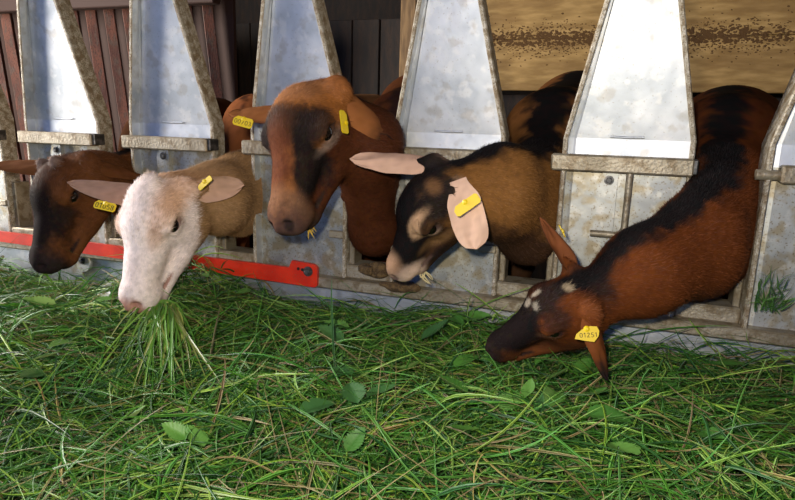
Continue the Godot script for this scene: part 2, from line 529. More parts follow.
class Goat:
	var spec: Dictionary
	var head: Transform3D            # from head axes (x to the goat's left, y up, z to the nose) to the world
	var unit := 1.0
	var spine := PackedVector3Array()
	var spine_v := PackedFloat32Array()
	var spine_w := PackedFloat32Array()
	var ups := PackedVector3Array()
	var vs := PackedVector3Array()
	var ns := PackedVector3Array()
	var cs := PackedColorArray()
	var ix := PackedInt32Array()
	var head_count := 0
	var hairs: Array[Transform3D] = []
	var hair_cols := PackedColorArray()
	var nz: FastNoiseLite
	var rng := RandomNumberGenerator.new()

	func L(p: Vector3) -> Vector3:
		return head * p

	func e(f: Field, c: Vector3, r: Vector3, k: float, cut := false, tilt := Vector3.ZERO) -> void:
		var b := head.basis.orthonormalized()
		f.ellipsoid(head * c, b * Basis.from_euler(tilt), r * unit, k * unit, cut)

	func r(f: Field, p: Vector3, r1: float, q: Vector3, r2: float, k: float, cut := false) -> void:
		f.capsule(head * p, r1 * unit, head * q, r2 * unit, k * unit, cut)

	func flip(p: Vector3, s: float) -> Vector3:
		return Vector3(p.x * s, p.y, p.z)

	func head_field(f: Field) -> void:
		var wide: float = spec.get("wide", 1.0)
		e(f, Vector3(0, -0.002, 0.000), Vector3(0.056 * wide, 0.055, 0.052), 0.02)
		e(f, Vector3(0, 0.026, 0.03), Vector3(0.043 * wide, 0.032, 0.05), 0.03)
		r(f, Vector3(0, 0.002, 0.05), 0.042, Vector3(0, -0.024, 0.150), 0.0275, 0.03)
		e(f, Vector3(0, -0.029, 0.168), Vector3(0.0275, 0.024, 0.028), 0.02)
		for s in [-1.0, 1.0]:
			e(f, flip(Vector3(0.047 * wide, 0.018, 0.044), s), Vector3(0.017, 0.017, 0.024), 0.018)
			r(f, flip(Vector3(0.0565 * wide, 0.0190, 0.034), s), 0.0045, flip(Vector3(0.0570 * wide, 0.0165, 0.060), s), 0.0035, 0.006)
			r(f, flip(Vector3(0.0575 * wide, 0.0030, 0.038), s), 0.0040, flip(Vector3(0.0540 * wide, 0.0020, 0.060), s), 0.0035, 0.006)
			e(f, flip(Vector3(0.036 * wide, -0.03, 0.012), s), Vector3(0.022, 0.046, 0.047), 0.025)
			r(f, flip(Vector3(0.030, -0.060, -0.004), s), 0.023, flip(Vector3(0.009, -0.066, 0.140), s), 0.013, 0.025)
			e(f, flip(Vector3(0.012, -0.044, 0.160), s), Vector3(0.0175, 0.016, 0.028), 0.012)
			e(f, flip(Vector3(0.046 * wide, 0.012, -0.032), s), Vector3(0.02, 0.019, 0.016), 0.02)
		r(f, Vector3(0, -0.03, -0.02), 0.045, Vector3(0, -0.058, 0.06), 0.024, 0.03)
		e(f, Vector3(0, -0.067, 0.146), Vector3(0.018, 0.0125, 0.021), 0.01)
		for b in spec.get("bumps", []):       # horn buds, forelock: [centre, radii, softness]
			e(f, b[0], b[1], b[2])
		for s in [-1.0, 1.0]:
			e(f, flip(Vector3(0.0165, -0.022, 0.192), s), Vector3(0.0052, 0.0105, 0.012), 0.004, true, Vector3(0, 0, 0.8 * s))
			r(f, flip(Vector3(0.002, -0.0590, 0.188), s), 0.0030, flip(Vector3(0.031, -0.0540, 0.108), s), 0.0026, 0.003, true)
			r(f, flip(Vector3(0.0, -0.036, 0.199), s), 0.0018, flip(Vector3(0.0, -0.056, 0.192), s), 0.0022, 0.004, true)
			e(f, flip(Vector3(0.0660 * wide, 0.0095, 0.047), s), Vector3(0.012, 0.0056, 0.0130), 0.003, true, Vector3(0.30, 0, 0))
			r(f, flip(Vector3(0.060 * wide, 0.002, 0.062), s), 0.003, flip(Vector3(0.046, -0.012, 0.088), s), 0.0015, 0.012, true)

	func build() -> void:
		rng.seed = spec.seed
		nz = FastNoiseLite.new()
		nz.seed = spec.seed
		nz.frequency = 1.0
		nz.fractal_octaves = 3
		ups.resize(spine.size())
		for k in spine.size():
			var t := (spine[mini(k + 1, spine.size() - 1)] - spine[maxi(k - 1, 0)]).normalized()
			var u: Vector3 = spec.get("spine_up", Vector3.UP)
			if k == 0:
				u = (head.basis.y.normalized() * 0.6 + u * 0.4)
			ups[k] = (u - t * u.dot(t)).normalized()
		var fine := Field.new()
		var rough := Field.new()
		head_field(fine)
		for k in spine.size() - 1:
			for q in [fine, rough]:
				if q == fine and spine[k].z < -0.16:
					continue
				if q == rough and k < spec.get("trunk_from", 1):
					continue
				var w1 := spine_w[k]
				var w2 := spine_w[k + 1]
				var o1 := ups[k] * (spine_v[k] - w1)
				var o2 := ups[k + 1] * (spine_v[k + 1] - w2)
				var soft := 0.016 if k == 0 else 0.035
				q.capsule(spine[k] + o1, w1, spine[k + 1] + o2, w2, soft)
				q.capsule(spine[k] - o1, w1, spine[k + 1] - o2, w2, soft)
				q.capsule(spine[k], w1, spine[k + 1], w2, soft)
		for er in spec.ears:
			if er.get("rootless", false):
				continue
			var eb: Vector3 = head * (er.base as Vector3)
			var ed: Vector3 = er.dir.normalized()
			var root: Vector3 = head * Vector3(er.base.x * 0.6, er.base.y - 0.006, er.base.z + 0.006)
			fine.capsule(root, 0.020 * unit, eb + ed * 0.004, 0.0155 * unit, 0.016)
			fine.capsule(eb, 0.0150 * unit, eb + ed * 0.028, 0.0070 * unit, 0.010)
		for w in spec.get("wattles", []):
			fine.capsule(w[0], 0.008, w[1], 0.011, 0.012)
		for l in spec.get("legs", []):
			var hip: Vector3 = l[0]
			var knee: Vector3 = l[1]
			var hock: Vector3 = l[2]
			var foot: Vector3 = l[3]
			rough.capsule(hip, 0.075, knee, 0.045, 0.05)
			rough.capsule(knee, 0.04, hock, 0.026, 0.03)
			rough.capsule(hock, 0.026, foot + Vector3(0, 0.03, 0), 0.02, 0.02)
			rough.capsule(foot + Vector3(0, 0.03, 0.005), 0.024, foot + Vector3(0, 0.012, 0.012), 0.026, 0.02)
		if fine.kind.size() > 0 and not spec.get("no_head", false):
			var lo := Vector3.ONE * 99.0
			var hi := -lo
			for i in fine.kind.size():
				if fine.kind[i] < 2:
					for p in [fine.a[i], fine.a[i] + fine.ba[i]]:
						lo = lo.min(p - Vector3.ONE * 0.10)
						hi = hi.max(p + Vector3.ONE * 0.10)
			add_skin(fine, spec.get("cell", 0.0039), lo, hi)
			head_count = ix.size()
		var lo2 := Vector3.ONE * 99.0
		var hi2 := -lo2
		for i in rough.kind.size():
			for p in [rough.a[i], rough.a[i] + rough.ba[i]]:
				lo2 = lo2.min(p - Vector3.ONE * 0.22)
				hi2 = hi2.max(p + Vector3.ONE * 0.22)
		add_skin(rough, 0.012, lo2, hi2)
		grow_hair()
		for er in spec.ears:
			ear(er)

	func add_skin(f: Field, cell: float, lo: Vector3, hi: Vector3) -> void:
		var s := NetSkin.new()
		s.run(f, cell, lo, hi)
		var base := vs.size()
		vs.append_array(s.verts)
		ns.append_array(s.normals)
		for p in s.verts:
			cs.append(paint(p))
		for i in s.index:
			ix.append(i + base)

	func near_spine(p: Vector3) -> Array:
		var best := 1e9
		var res := [0, 0.0]
		for k in spine.size() - 1:
			var ba := spine[k + 1] - spine[k]
			var t := clampf((p - spine[k]).dot(ba) / ba.length_squared(), 0.0, 1.0)
			var d := (p - spine[k] - ba * t).length_squared()
			if d < best:
				best = d
				res = [k, t]
		return res

	static func mask(x: float, soft: float) -> float:
		return 1.0 - smoothstep(1.0 - soft, 1.0 + soft, x)

	func paint(p: Vector3) -> Color:
		var n1 := nz.get_noise_3dv(p * 22.0)
		var n2 := nz.get_noise_3dv(p * 90.0)
		var sp := near_spine(p)
		var k: int = sp[0]
		var t: float = sp[1]
		var c := spine[k].lerp(spine[k + 1], t)
		var up := ups[k].lerp(ups[k + 1], t).normalized()
		var o := p - c
		var tn := (spine[k + 1] - spine[k]).normalized()
		var side := up.cross(tn).normalized()
		var ang := absf(atan2(o.dot(side), o.dot(up)))
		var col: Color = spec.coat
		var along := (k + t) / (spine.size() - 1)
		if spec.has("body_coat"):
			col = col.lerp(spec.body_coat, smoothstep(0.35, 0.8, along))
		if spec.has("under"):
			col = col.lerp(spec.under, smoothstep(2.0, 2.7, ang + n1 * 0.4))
		if spec.has("dorsal"):
			var w: float = spec.dorsal_w * lerpf(1.0, 0.55, smoothstep(0.3, 0.8, along))
			col = col.lerp(spec.dorsal, 1.0 - smoothstep(w * 0.55, w * 1.25, ang + n1 * 0.22))
		var q := head.affine_inverse() * p
		if q.length() < 0.26:
			var bend := n1 * 0.16 + n2 * 0.12
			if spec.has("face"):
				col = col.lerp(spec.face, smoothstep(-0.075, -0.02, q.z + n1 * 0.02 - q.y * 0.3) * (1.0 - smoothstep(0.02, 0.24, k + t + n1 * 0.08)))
			for er in spec.ears:
				var rc: Color = er.get("root_col", er.outer)
				col = col.lerp(rc, mask((q - (er.base as Vector3)).length() / float(er.get("root_r", 0.022)) + bend, 0.35) * 0.9)
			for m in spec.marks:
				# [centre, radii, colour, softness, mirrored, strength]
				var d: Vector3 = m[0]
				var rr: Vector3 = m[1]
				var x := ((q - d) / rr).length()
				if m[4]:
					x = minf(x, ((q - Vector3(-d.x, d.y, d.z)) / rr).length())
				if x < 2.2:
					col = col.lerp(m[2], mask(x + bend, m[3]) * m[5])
			var lips: Color = spec.get("lips", Color(0.02, 0.014, 0.013))  # skin tone that also paints shade into nostrils and mouth slit
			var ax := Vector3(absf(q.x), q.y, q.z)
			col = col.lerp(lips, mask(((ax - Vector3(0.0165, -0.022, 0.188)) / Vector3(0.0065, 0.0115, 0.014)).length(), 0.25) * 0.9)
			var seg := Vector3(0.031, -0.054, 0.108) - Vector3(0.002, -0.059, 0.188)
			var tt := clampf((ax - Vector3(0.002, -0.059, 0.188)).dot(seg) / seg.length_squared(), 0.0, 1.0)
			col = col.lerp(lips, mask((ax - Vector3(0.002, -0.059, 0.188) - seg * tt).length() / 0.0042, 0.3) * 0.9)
			col = col.lerp(lips.lerp(Color(0.02, 0.014, 0.013), 0.5), mask(((ax - Vector3(0.064 * spec.get("wide", 1.0), 0.0095, 0.047)) / Vector3(0.012, 0.0085, 0.0165)).length(), 0.2) * 0.85)
		var v := 1.0 + n1 * 0.16 + n2 * 0.30
		return Color(col.r * v, col.g * v, col.b * v, 1.0)

	func grow_hair() -> void:
		# short lying hair on the head and the neck in front of the fence
		var area := PackedFloat32Array()
		var total := 0.0
		for q in range(0, head_count, 3):
			total += (vs[ix[q + 1]] - vs[ix[q]]).cross(vs[ix[q + 2]] - vs[ix[q]]).length() * 0.5
			area.append(total)
		var want := int(total * spec.get("hair_density", 170000.0))
		var inv := head.affine_inverse()
		for w in want:
			var t := rng.randf() * total
			var q := area.bsearch(t) * 3
			if q + 2 >= head_count:
				continue
			var u := rng.randf()
			var v := rng.randf()
			if u + v > 1.0:
				u = 1.0 - u
				v = 1.0 - v
			var p := vs[ix[q]] * (1.0 - u - v) + vs[ix[q + 1]] * u + vs[ix[q + 2]] * v
			if p.z < -0.06:
				continue
			var n := (ns[ix[q]] * (1.0 - u - v) + ns[ix[q + 1]] * u + ns[ix[q + 2]] * v).normalized()
			var lp := inv * p
			if lp.z > 0.182 and absf(lp.x) < 0.03:
				continue                        # bare nose
			var flow: Vector3 = -head.basis.z.normalized() if lp.z > -0.03 else Vector3.ZERO
			if lp.z < 0.03:
				var sp := near_spine(p)
				var kk: int = sp[0]
				flow = flow * 0.5 + (spine[kk + 1] - spine[kk]).normalized() + Vector3(0, -0.35, 0)
			flow = (flow - n * flow.dot(n)).normalized()
			var jit := Vector3(rng.randfn(), rng.randfn(), rng.randfn()) * 0.22
			var fz := (flow + n * 0.26 + jit).normalized()
			var fx := fz.cross(n).normalized()
			var fy := fz.cross(fx)
			var ln: float = spec.get("hair", 0.009) * rng.randf_range(0.6, 1.25)
			if lp.z > 0.1:
				ln *= 0.55
			var wd := rng.randf_range(0.00045, 0.0009)
			hairs.append(Transform3D(Basis(fx * wd, fy * wd, fz * ln), p - n * 0.0006))
			var c := cs[ix[q]]
			var g := rng.randf_range(0.7, 1.35)
			hair_cols.append(Color(c.r * g, c.g * g, c.b * g, 1.0))

	func ear(er: Dictionary) -> void:
		# a leaf-shaped, cupped shell: outer face and inner face joined at the rim
		var ax: Vector3 = er.dir.normalized()
		var b: Vector3 = head * (er.base as Vector3) - ax * 0.014
		var nrm: Vector3 = er.out
		nrm = (nrm - ax * nrm.dot(ax)).normalized()
		var wd := ax.cross(nrm).normalized()
		var ln: float = er.len + 0.014
		var half: float = er.width * 0.5
		var nu := 18
		var nv := 10
		var base := vs.size()
		var lv := PackedVector3Array()
		var lc := PackedColorArray()
		var li := PackedInt32Array()
		for face in 2:
			for i in nu + 1:
				var u := float(i) / nu
				var prof: float = (er.get("root", 0.24) + (1.0 - er.get("root", 0.24)) * smoothstep(0.0, 0.36, u)) * pow(maxf(1.0 - pow(u, er.get("point", 2.6)), 0.0), 0.62)
				for j in nv + 1:
					var v := 2.0 * j / nv - 1.0
					var th: float = (0.0030 - 0.0016 * u) * (1.0 - v * v) * (1.0 if face == 0 else -1.0)
					var cup: float = er.cup * (1.0 - 0.55 * u) * (1.0 if u > 0.0 else 1.0)
					var ang := v * cup * 1.25
					var x := sin(ang) / maxf(cup * 1.25, 0.01)
					var z := (cos(ang) - 1.0) / maxf(cup * 1.25, 0.01)
					var sag: Vector3 = er.get("bend", Vector3.ZERO) * u * u
					var ripple := nz.get_noise_2d(u * 2.0 + face * 0.01, v * 1.2) * 0.006 * u
					lv.append(b + ax * ln * u + wd * half * prof * x + nrm * (half * prof * z + th + ripple) + sag)
					var c: Color = er.outer if face == 0 else er.inner
					var n := nz.get_noise_3dv(lv[lv.size() - 1] * 60.0)
					if er.has("tip"):
						c = c.lerp(er.tip, smoothstep(0.62, 0.95, u + n * 0.15))
					if er.has("edge"):
						c = c.lerp(er.edge, smoothstep(0.72, 1.0, absf(v)))
					var g := 1.0 + n * 0.22
					lc.append(Color(c.r * g, c.g * g, c.b * g, 1.0))
		var row := nv + 1
		var sheet := (nu + 1) * row
		for i in nu:
			for j in nv:
				var p := i * row + j
				for q in [p, p + row, p + 1, p + 1, p + row, p + row + 1]:
					li.append(q)
				p += sheet
				for q in [p, p + 1, p + row, p + 1, p + row + 1, p + row]:
					li.append(q)
		# orient: outer face must look along nrm
		var a0 := lv[(nu / 2) * row + nv / 2]
		var test := (lv[(nu / 2) * row + nv / 2 + 1] - a0).cross(lv[(nu / 2 + 1) * row + nv / 2] - a0)
		if test.dot(nrm) < 0.0:
			for q in range(0, li.size(), 3):
				var t := li[q + 1]
				li[q + 1] = li[q + 2]
				li[q + 2] = t
		var ln2 := NetSkin.smooth_normals(lv, li)
		vs.append_array(lv)
		ns.append_array(ln2)
		cs.append_array(lc)
		for q in li:
			ix.append(q + base)

	func mesh() -> ArrayMesh:
		var arr := []
		arr.resize(Mesh.ARRAY_MAX)
		arr[Mesh.ARRAY_VERTEX] = vs
		arr[Mesh.ARRAY_NORMAL] = ns
		arr[Mesh.ARRAY_COLOR] = cs
		arr[Mesh.ARRAY_INDEX] = ix
		var m := ArrayMesh.new()
		m.add_surface_from_arrays(Mesh.PRIMITIVE_TRIANGLES, arr)
		return m

func cam_dir(x: float, y: float, z: float) -> Vector3:    # z towards the viewer
	return (cam_basis * Vector3(x, y, z)).normalized()

# places a head: its direction, its top, the picture place and distance of its left eye, its size
func place_goat(spec: Dictionary) -> Goat:
	var g := Goat.new()
	g.spec = spec
	var fz: Vector3 = spec.fwd
	var fy: Vector3 = spec.up
	fy = (fy - fz * fy.dot(fz)).normalized()
	var fx := fy.cross(fz)
	g.unit = spec.size
	for er in spec.ears:
		er.base = Vector3(er.base.x, er.base.y, er.base.z * 0.8)
	var b := Basis(fx, fy, fz) * Basis.from_scale(Vector3.ONE * g.unit)
	g.head = Transform3D(b, spec.eye_at - b * Vector3(0.057, 0.0105, 0.047))
	var back := g.head * Vector3(0, -0.014, -0.022)
	g.spine.append(back)
	g.spine_v.append(0.052 * g.unit)
	g.spine_w.append(0.042 * g.unit)
	for s in spec.spine:
		g.spine.append(s[0])
		g.spine_v.append(s[1])
		g.spine_w.append(s[2])
	return g

# ------------------------------------------------------------------ camera, sky, light

func make_view() -> void:
	cam_basis = Basis.from_euler(Vector3(deg_to_rad(-12.16), deg_to_rad(18.91), deg_to_rad(1.616)), EULER_ORDER_YXZ)
	cam = Camera3D.new()
	cam.name = "camera"
	add_child(cam)
	cam.transform = Transform3D(cam_basis, EYE)
	cam.fov = rad_to_deg(2.0 * atan(250.0 / FOCAL))
	cam.near = 0.05
	cam.current = true
	var env := Environment.new()
	env.background_mode = Environment.BG_SKY
	var sky := Sky.new()
	var sm := ProceduralSkyMaterial.new()
	sm.sky_top_color = Color(0.24, 0.44, 0.86)
	sm.sky_horizon_color = Color(0.52, 0.69, 0.95)
	sm.ground_bottom_color = Color(0.30, 0.29, 0.26)
	sm.ground_horizon_color = Color(0.55, 0.56, 0.55)
	sm.energy_multiplier = 1.0
	sky.sky_material = sm
	env.sky = sky
	env.background_energy_multiplier = 2.2
	env.tonemap_mode = Environment.TONE_MAPPER_LINEAR
	env.tonemap_exposure = 1.0
	env.sdfgi_enabled = true
	env.ssao_enabled = true
	env.ssil_enabled = true
	var we := WorldEnvironment.new()
	we.environment = env
	we.name = "world_environment"
	add_child(we)
	# daylight falling in through the gateway in the left wall
	var day := AreaLight3D.new()
	day.name = "gateway_daylight"
	day.area_size = Vector2(0.7, 1.8)
	day.area_normalize_energy = true
	day.light_energy = 20.0
	day.light_color = Color(1.0, 0.97, 0.92)
	day.shadow_enabled = true
	day.area_range = 12.0
	add_child(day)
	day.look_at_from_position(Vector3(-2.10, 1.20, 0.62), Vector3(0.6, 0.7, 0.2))
	# the camera's own flash, a little above and to the left of the lens
	var flash := OmniLight3D.new()
	flash.name = "camera_flash"
	flash.position = EYE + cam_basis * Vector3(-0.055, 0.06, 0.02)
	flash.light_size = 0.018
	flash.light_energy = 1.1
	flash.light_color = Color(1.0, 0.96, 0.88)
	flash.omni_range = 12.0
	flash.omni_attenuation = 2.0
	flash.shadow_enabled = true
	add_child(flash)

# ------------------------------------------------------------------ the barn

func make_barn() -> void:
	structure("floor", box_mesh(Vector3(8.0, 0.2, 8.0)), mats.concrete, Vector3(1.5, -0.1, 0.4))
	var x0 := -2.2
	var x1 := 4.2
	var z0 := -2.6
	var z1 := 4.2
	structure("ceiling", box_mesh(Vector3(x1 - x0 + 0.4, 0.15, z1 - z0 + 0.4)), mats.dark_wood, Vector3((x0 + x1) * 0.5, 3.075, (z0 + z1) * 0.5))
	structure("wall_back", box_mesh(Vector3(x1 - x0 + 0.4, 3.0, 0.2)), mats.dark_wood, Vector3((x0 + x1) * 0.5, 1.5, z0 - 0.1))
	structure("wall_right", box_mesh(Vector3(0.2, 3.0, z1 - z0)), mats.plaster, Vector3(x1 + 0.1, 1.5, (z0 + z1) * 0.5))
	# left wall with the gateway the daylight comes through
	var g := Geo.new()
	g.box(Vector3(x0 - 0.1, 1.5, (z0 + 0.3) * 0.5), Vector3(0.2, 3.0, 0.3 - z0))
	g.box(Vector3(x0 - 0.1, 1.5, (2.4 + z1) * 0.5), Vector3(0.2, 3.0, z1 - 2.4))
	g.box(Vector3(x0 - 0.1, 2.75, 1.35), Vector3(0.2, 0.5, 2.1))
	structure("wall_left", g.mesh(), mats.plaster)
	# front wall: low, the barn is open above it
	g = Geo.new()
	g.box(Vector3((x0 + x1) * 0.5, 0.45, z1 + 0.1), Vector3(x1 - x0 + 0.4, 0.9, 0.2))
	g.box(Vector3((x0 + x1) * 0.5, 2.85, z1 + 0.1), Vector3(x1 - x0 + 0.4, 0.3, 0.2))
	for x in [x0, 1.6, x1]:
		g.box(Vector3(x, 1.8, z1 + 0.1), Vector3(0.22, 1.8, 0.2))
	structure("wall_front", g.mesh(), mats.plaster)

# ------------------------------------------------------------------ the feed fence

func lean(y: float) -> float:
	return maxf(y - KINK, 0.0) * LEAN

func panel_x(n: int, y: float, right: bool) -> float:
	var t := maxf(y - KINK, 0.0) * TAPER
	return n * PITCH + (PANEL - t if right else t)

func make_fence() -> void:
	var fence := thing("feed_fence", "galvanised steel feed fence with tapered panels and neck slots for the goats", "fence")
	var top := 1.16
	var low := 0.352
	for n in range(-1, 7):
		var x0 := n * PITCH
		# sheet: a narrow folded strip on the left, a wide flat face, leaning out above the fold
		var g := Geo.new()
		var rows := [low, KINK, top]
		var sheet_rows := [low, 0.632, KINK, top]
		for k in 3:
			var ya: float = sheet_rows[k]
			var yb: float = sheet_rows[k + 1]
			var cols := [0.0, 0.055, 0.075, 1.0]
			var zs := [0.000, 0.002, 0.003, 0.003]
			for c in 3:
				var q: Array[Vector3] = []
				for yy in [ya, yb]:
					var l := panel_x(n, yy, false) + 0.006
					var rr := panel_x(n, yy, true) - 0.006
					for cc in [c, c + 1]:
						var fx: float = lerpf(l, rr, cols[cc])
						q.append(Vector3(fx, yy, zs[cc] + lean(yy)))
				g.quad(q[0], q[1], q[3], q[2], Vector3(0, 0, 1))
				var bk := Vector3(0, 0, -0.004)
				g.quad(q[0] + bk, q[1] + bk, q[3] + bk, q[2] + bk, Vector3(0, 0, -1))
			if k == 0:
				part("lower_panel", g.mesh(), mats.zinc_dirty, fence)
				g = Geo.new()
		var sheet := part("panel", g.mesh(), mats.zinc, fence)
		# edge flanges: stand proud of the sheet and run back
		for side in 2:
			g = Geo.new()
			var inner := Geo.new()
			var fw := 0.009
			var zf: float = 0.026 if side == 0 else 0.009
			var zb := -0.034
			for k in 2:
				var ya: float = rows[k]
				var yb: float = rows[k + 1]
				var pts := []
				for yy in [ya, yb]:
					var xo := panel_x(n, yy, side == 1)
					var xi: float = xo + (fw if side == 0 else -fw)
					pts.append([Vector3(xo, yy, zb + lean(yy)), Vector3(xo, yy, zf - 0.003 + lean(yy)), Vector3(lerpf(xo, xi, 0.25), yy, zf + lean(yy)), Vector3(lerpf(xo, xi, 0.8), yy, zf + lean(yy)), Vector3(xi, yy, zf - 0.002 + lean(yy)), Vector3(xi, yy, zb + lean(yy))])
				var sg := -1.0 if side == 0 else 1.0
				var outs := [Vector3(sg, 0, 0), Vector3(sg, 0, 1), Vector3(0, 0, 1), Vector3(-sg, 0, 1), Vector3(-sg, 0, 0), Vector3(0, 0, -1)]
				for j in 6:
					(inner if j == 4 and side == 0 else g).quad(pts[0][j], pts[0][(j + 1) % 6], pts[1][(j + 1) % 6], pts[1][j], outs[j])
			part("edge_flange", g.mesh(), mats.crust, sheet)
			if side == 0:
				part("inner_flange", inner.mesh(), mats.zinc, sheet)
		# a weld seam on the fold
		g = Geo.new()
		g.tube(PackedVector3Array([Vector3(x0 + PANEL * 0.36, KINK + 0.004, 0.004), Vector3(x0 + PANEL * 0.5, KINK + 0.003, 0.004), Vector3(x0 + PANEL * 0.62, KINK + 0.004, 0.004)]), 0.0022, 6)
		part("weld_seam", g.mesh(), mats.zinc, sheet)
		# latch bar across the panel
		if n < 5:
			part("latch_bar", box_mesh(Vector3(PANEL + 0.016, 0.030, 0.030), 0.003), mats.bar, fence, Vector3(x0 + PANEL * 0.5 - 0.010, 0.626, 0.020))
		else:
			part("latch_bar", box_mesh(Vector3(PANEL, 0.030, 0.030), 0.003), mats.bar, fence, Vector3(x0 + PANEL * 0.5 + 0.022, 0.622, 0.020))
			g = Geo.new()
			g.tube(PackedVector3Array([Vector3(x0 - 0.014, 0.620, 0.022), Vector3(x0 + 0.05, 0.620, 0.022)]), 0.009, 12)
			part("latch_pin", g.mesh(), mats.bar, fence)
		g = Geo.new()
		g.box(Vector3(0, 0, 0), Vector3(0.014, 0.026, 0.034), 0.002)
		part("bar_end", g.mesh(), mats.steel_dark, fence, Vector3(x0 + PANEL - 0.002, 0.627, 0.012))
		# latch plate with its bolt and bent handle
		g = Geo.new()
		var px := x0 + PANEL * 0.30
		g.prism(PackedVector2Array([Vector2(0, 0), Vector2(0.034, 0), Vector2(0.034, 0.108), Vector2(0.008, 0.108), Vector2(0.002, 0.100), Vector2(0, 0.09)]), 0.003, 0.014, Transform3D(Basis.IDENTITY, Vector3(px, 0.502, 0)))
		var plate := part("latch_plate", g.mesh(), mats.zinc_dirty, fence)
		part("bolt", bolt_mesh(0.0058, 0.006), mats.steel_dark, plate, Vector3(px + 0.019, 0.596, 0.014))
		if n == 4:
			g = Geo.new()
			var path := PackedVector3Array()
			var hx := px + 0.053
			path.append(Vector3(hx, 0.612, 0.022))
			path.append(Vector3(hx, 0.56, 0.022))
			path.append(Vector3(hx, 0.515, 0.022))
			for a in 7:
				var t := PI / 2 * a / 6.0
				path.append(Vector3(hx - 0.014 + 0.014 * cos(t), 0.512 - 0.014 * sin(t), 0.022))
			path.append(Vector3(hx - 0.058, 0.498, 0.022))
			g.tube(path, 0.0062, 12)
			part("latch_handle", g.mesh(), mats.bar, fence)
			g = Geo.new()
			g.box(Vector3.ZERO, Vector3(0.022, 0.028, 0.006), 0.001)
			var st := part("stop_plate", g.mesh(), mats.bar, fence, Vector3(x0 + PANEL - 0.05, 0.488, 0.007))
			part("bolt", bolt_mesh(0.0045, 0.005), mats.steel_dark, st, Vector3(0, 0.002, 0.003))
		# lower frame of the neck slot to the right of this panel
		if n < 6:
			var sx := x0 + PANEL
			var gap := PITCH - PANEL
			for side in 2:
				g = Geo.new()
				g.box(Vector3.ZERO, Vector3(0.012, 0.135, 0.045), 0.002)
				part("slot_upright", g.mesh(), mats.bar, fence, Vector3(sx + (0.0075 if side == 0 else gap - 0.0075), 0.435, -0.028))
			g = Geo.new()
			g.box(Vector3.ZERO, Vector3(gap, 0.030, 0.060), 0.003)
			part("slot_sill", g.mesh(), mats.bar, fence, Vector3(sx + gap * 0.5, 0.367, -0.022))
		# small clip on the right edge, low down
		g = Geo.new()
		g.box(Vector3.ZERO, Vector3(0.036, 0.016, 0.010), 0.002)
		if n != 4 and n != 5:
			part("clip", g.mesh(), mats.bar, fence, Vector3(x0 + PANEL - 0.022, 0.447, 0.008))
	# round hinge plate under the lever bar
	var hg := Geo.new()
	var xfz := Transform3D(Basis(Vector3.RIGHT, PI / 2), Vector3.ZERO)
	hg.lathe(PackedVector2Array([Vector2(0.026, 0), Vector2(0.026, 0.006), Vector2(0.024, 0.008), Vector2(0, 0.008)]), 22, xfz)
	hg.box(Vector3(-0.05, -0.012, 0.003), Vector3(0.09, 0.05, 0.006), 0.001)
	var hinge := part("hinge_plate", hg.mesh(), mats.zinc_dirty, fence, onz(85, 262, 0.012))
	part("bolt", bolt_mesh(0.007, 0.008), mats.steel_dark, hinge, Vector3(0, 0.006, 0.008))
	# base: rail and skirt below
	part("bottom_rail", box_mesh(Vector3(3.0, 0.024, 0.050), 0.003), mats.bar, fence, Vector3(0.9, 0.340, 0.004))
	part("skirt_sheet", box_mesh(Vector3(3.0, 0.328, 0.020), 0.002), mats.zinc, fence, Vector3(0.9, 0.164, -0.008))
	part("top_rail", box_mesh(Vector3(3.0, 0.05, 0.05), 0.004), mats.bar, fence, Vector3(0.9, 1.18, 0.065))

func make_red_bar() -> void:
	# a red lever bar bolted to the fence at its right end
	var z := 0.032
	var a := onz(318, 276, z)
	var b := onz(-60, 228, z)
	var run := thing("lever_bar", "red painted steel lever bar bolted along the foot of the fence", "bar", a)
	var dx := (b - a)
	var ln := dx.length()
	var bas := Basis(-dx.normalized(), Vector3(0, 0, 1).cross(-dx.normalized()), Vector3(0, 0, 1))
	var g := Geo.new()
	var h := 0.014
	var pts := PackedVector2Array()
	for k in 5:
		var t := PI / 2 * k / 4.0
		pts.append(Vector2(-0.008 + 0.008 * sin(t), 0.0) + Vector2(0, -0.026 + 0.008 - 0.008 * cos(t)))
	for k in 5:
		var t := PI / 2 * k / 4.0
		pts.append(Vector2(-0.012 + 0.012 * cos(t), 0.026 - 0.012 + 0.012 * sin(t)))
	pts.append(Vector2(-0.062, 0.029))
	pts.append(Vector2(-0.070, 0.012))
	pts.append(Vector2(-ln, 0.013))
	pts.append(Vector2(-ln, -0.013))
	pts.append(Vector2(-0.25, -0.022))
	g.prism(pts, -0.004, 0.004, Transform3D(bas, Vector3.ZERO))
	part("bar", g.mesh(), mats.red, run)
	part("bolt", bolt_mesh(0.0075, 0.008), mats.steel_dark, run, bas * Vector3(-0.022, 0.009, 0.004), bas)
	for q in [Vector2(-0.046, 0.012), Vector2(-0.036, 0.011)]:  # flat dark discs: the shade inside bolt holes is painted on
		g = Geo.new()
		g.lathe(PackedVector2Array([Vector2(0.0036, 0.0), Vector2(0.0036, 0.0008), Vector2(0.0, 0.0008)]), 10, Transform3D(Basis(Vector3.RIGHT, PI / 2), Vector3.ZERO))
		part("painted_hole", g.mesh(), plain(Color(0.06, 0.03, 0.025), 0.9), run, bas * Vector3(q.x, q.y, 0.004), bas)

# ------------------------------------------------------------------ behind the fence

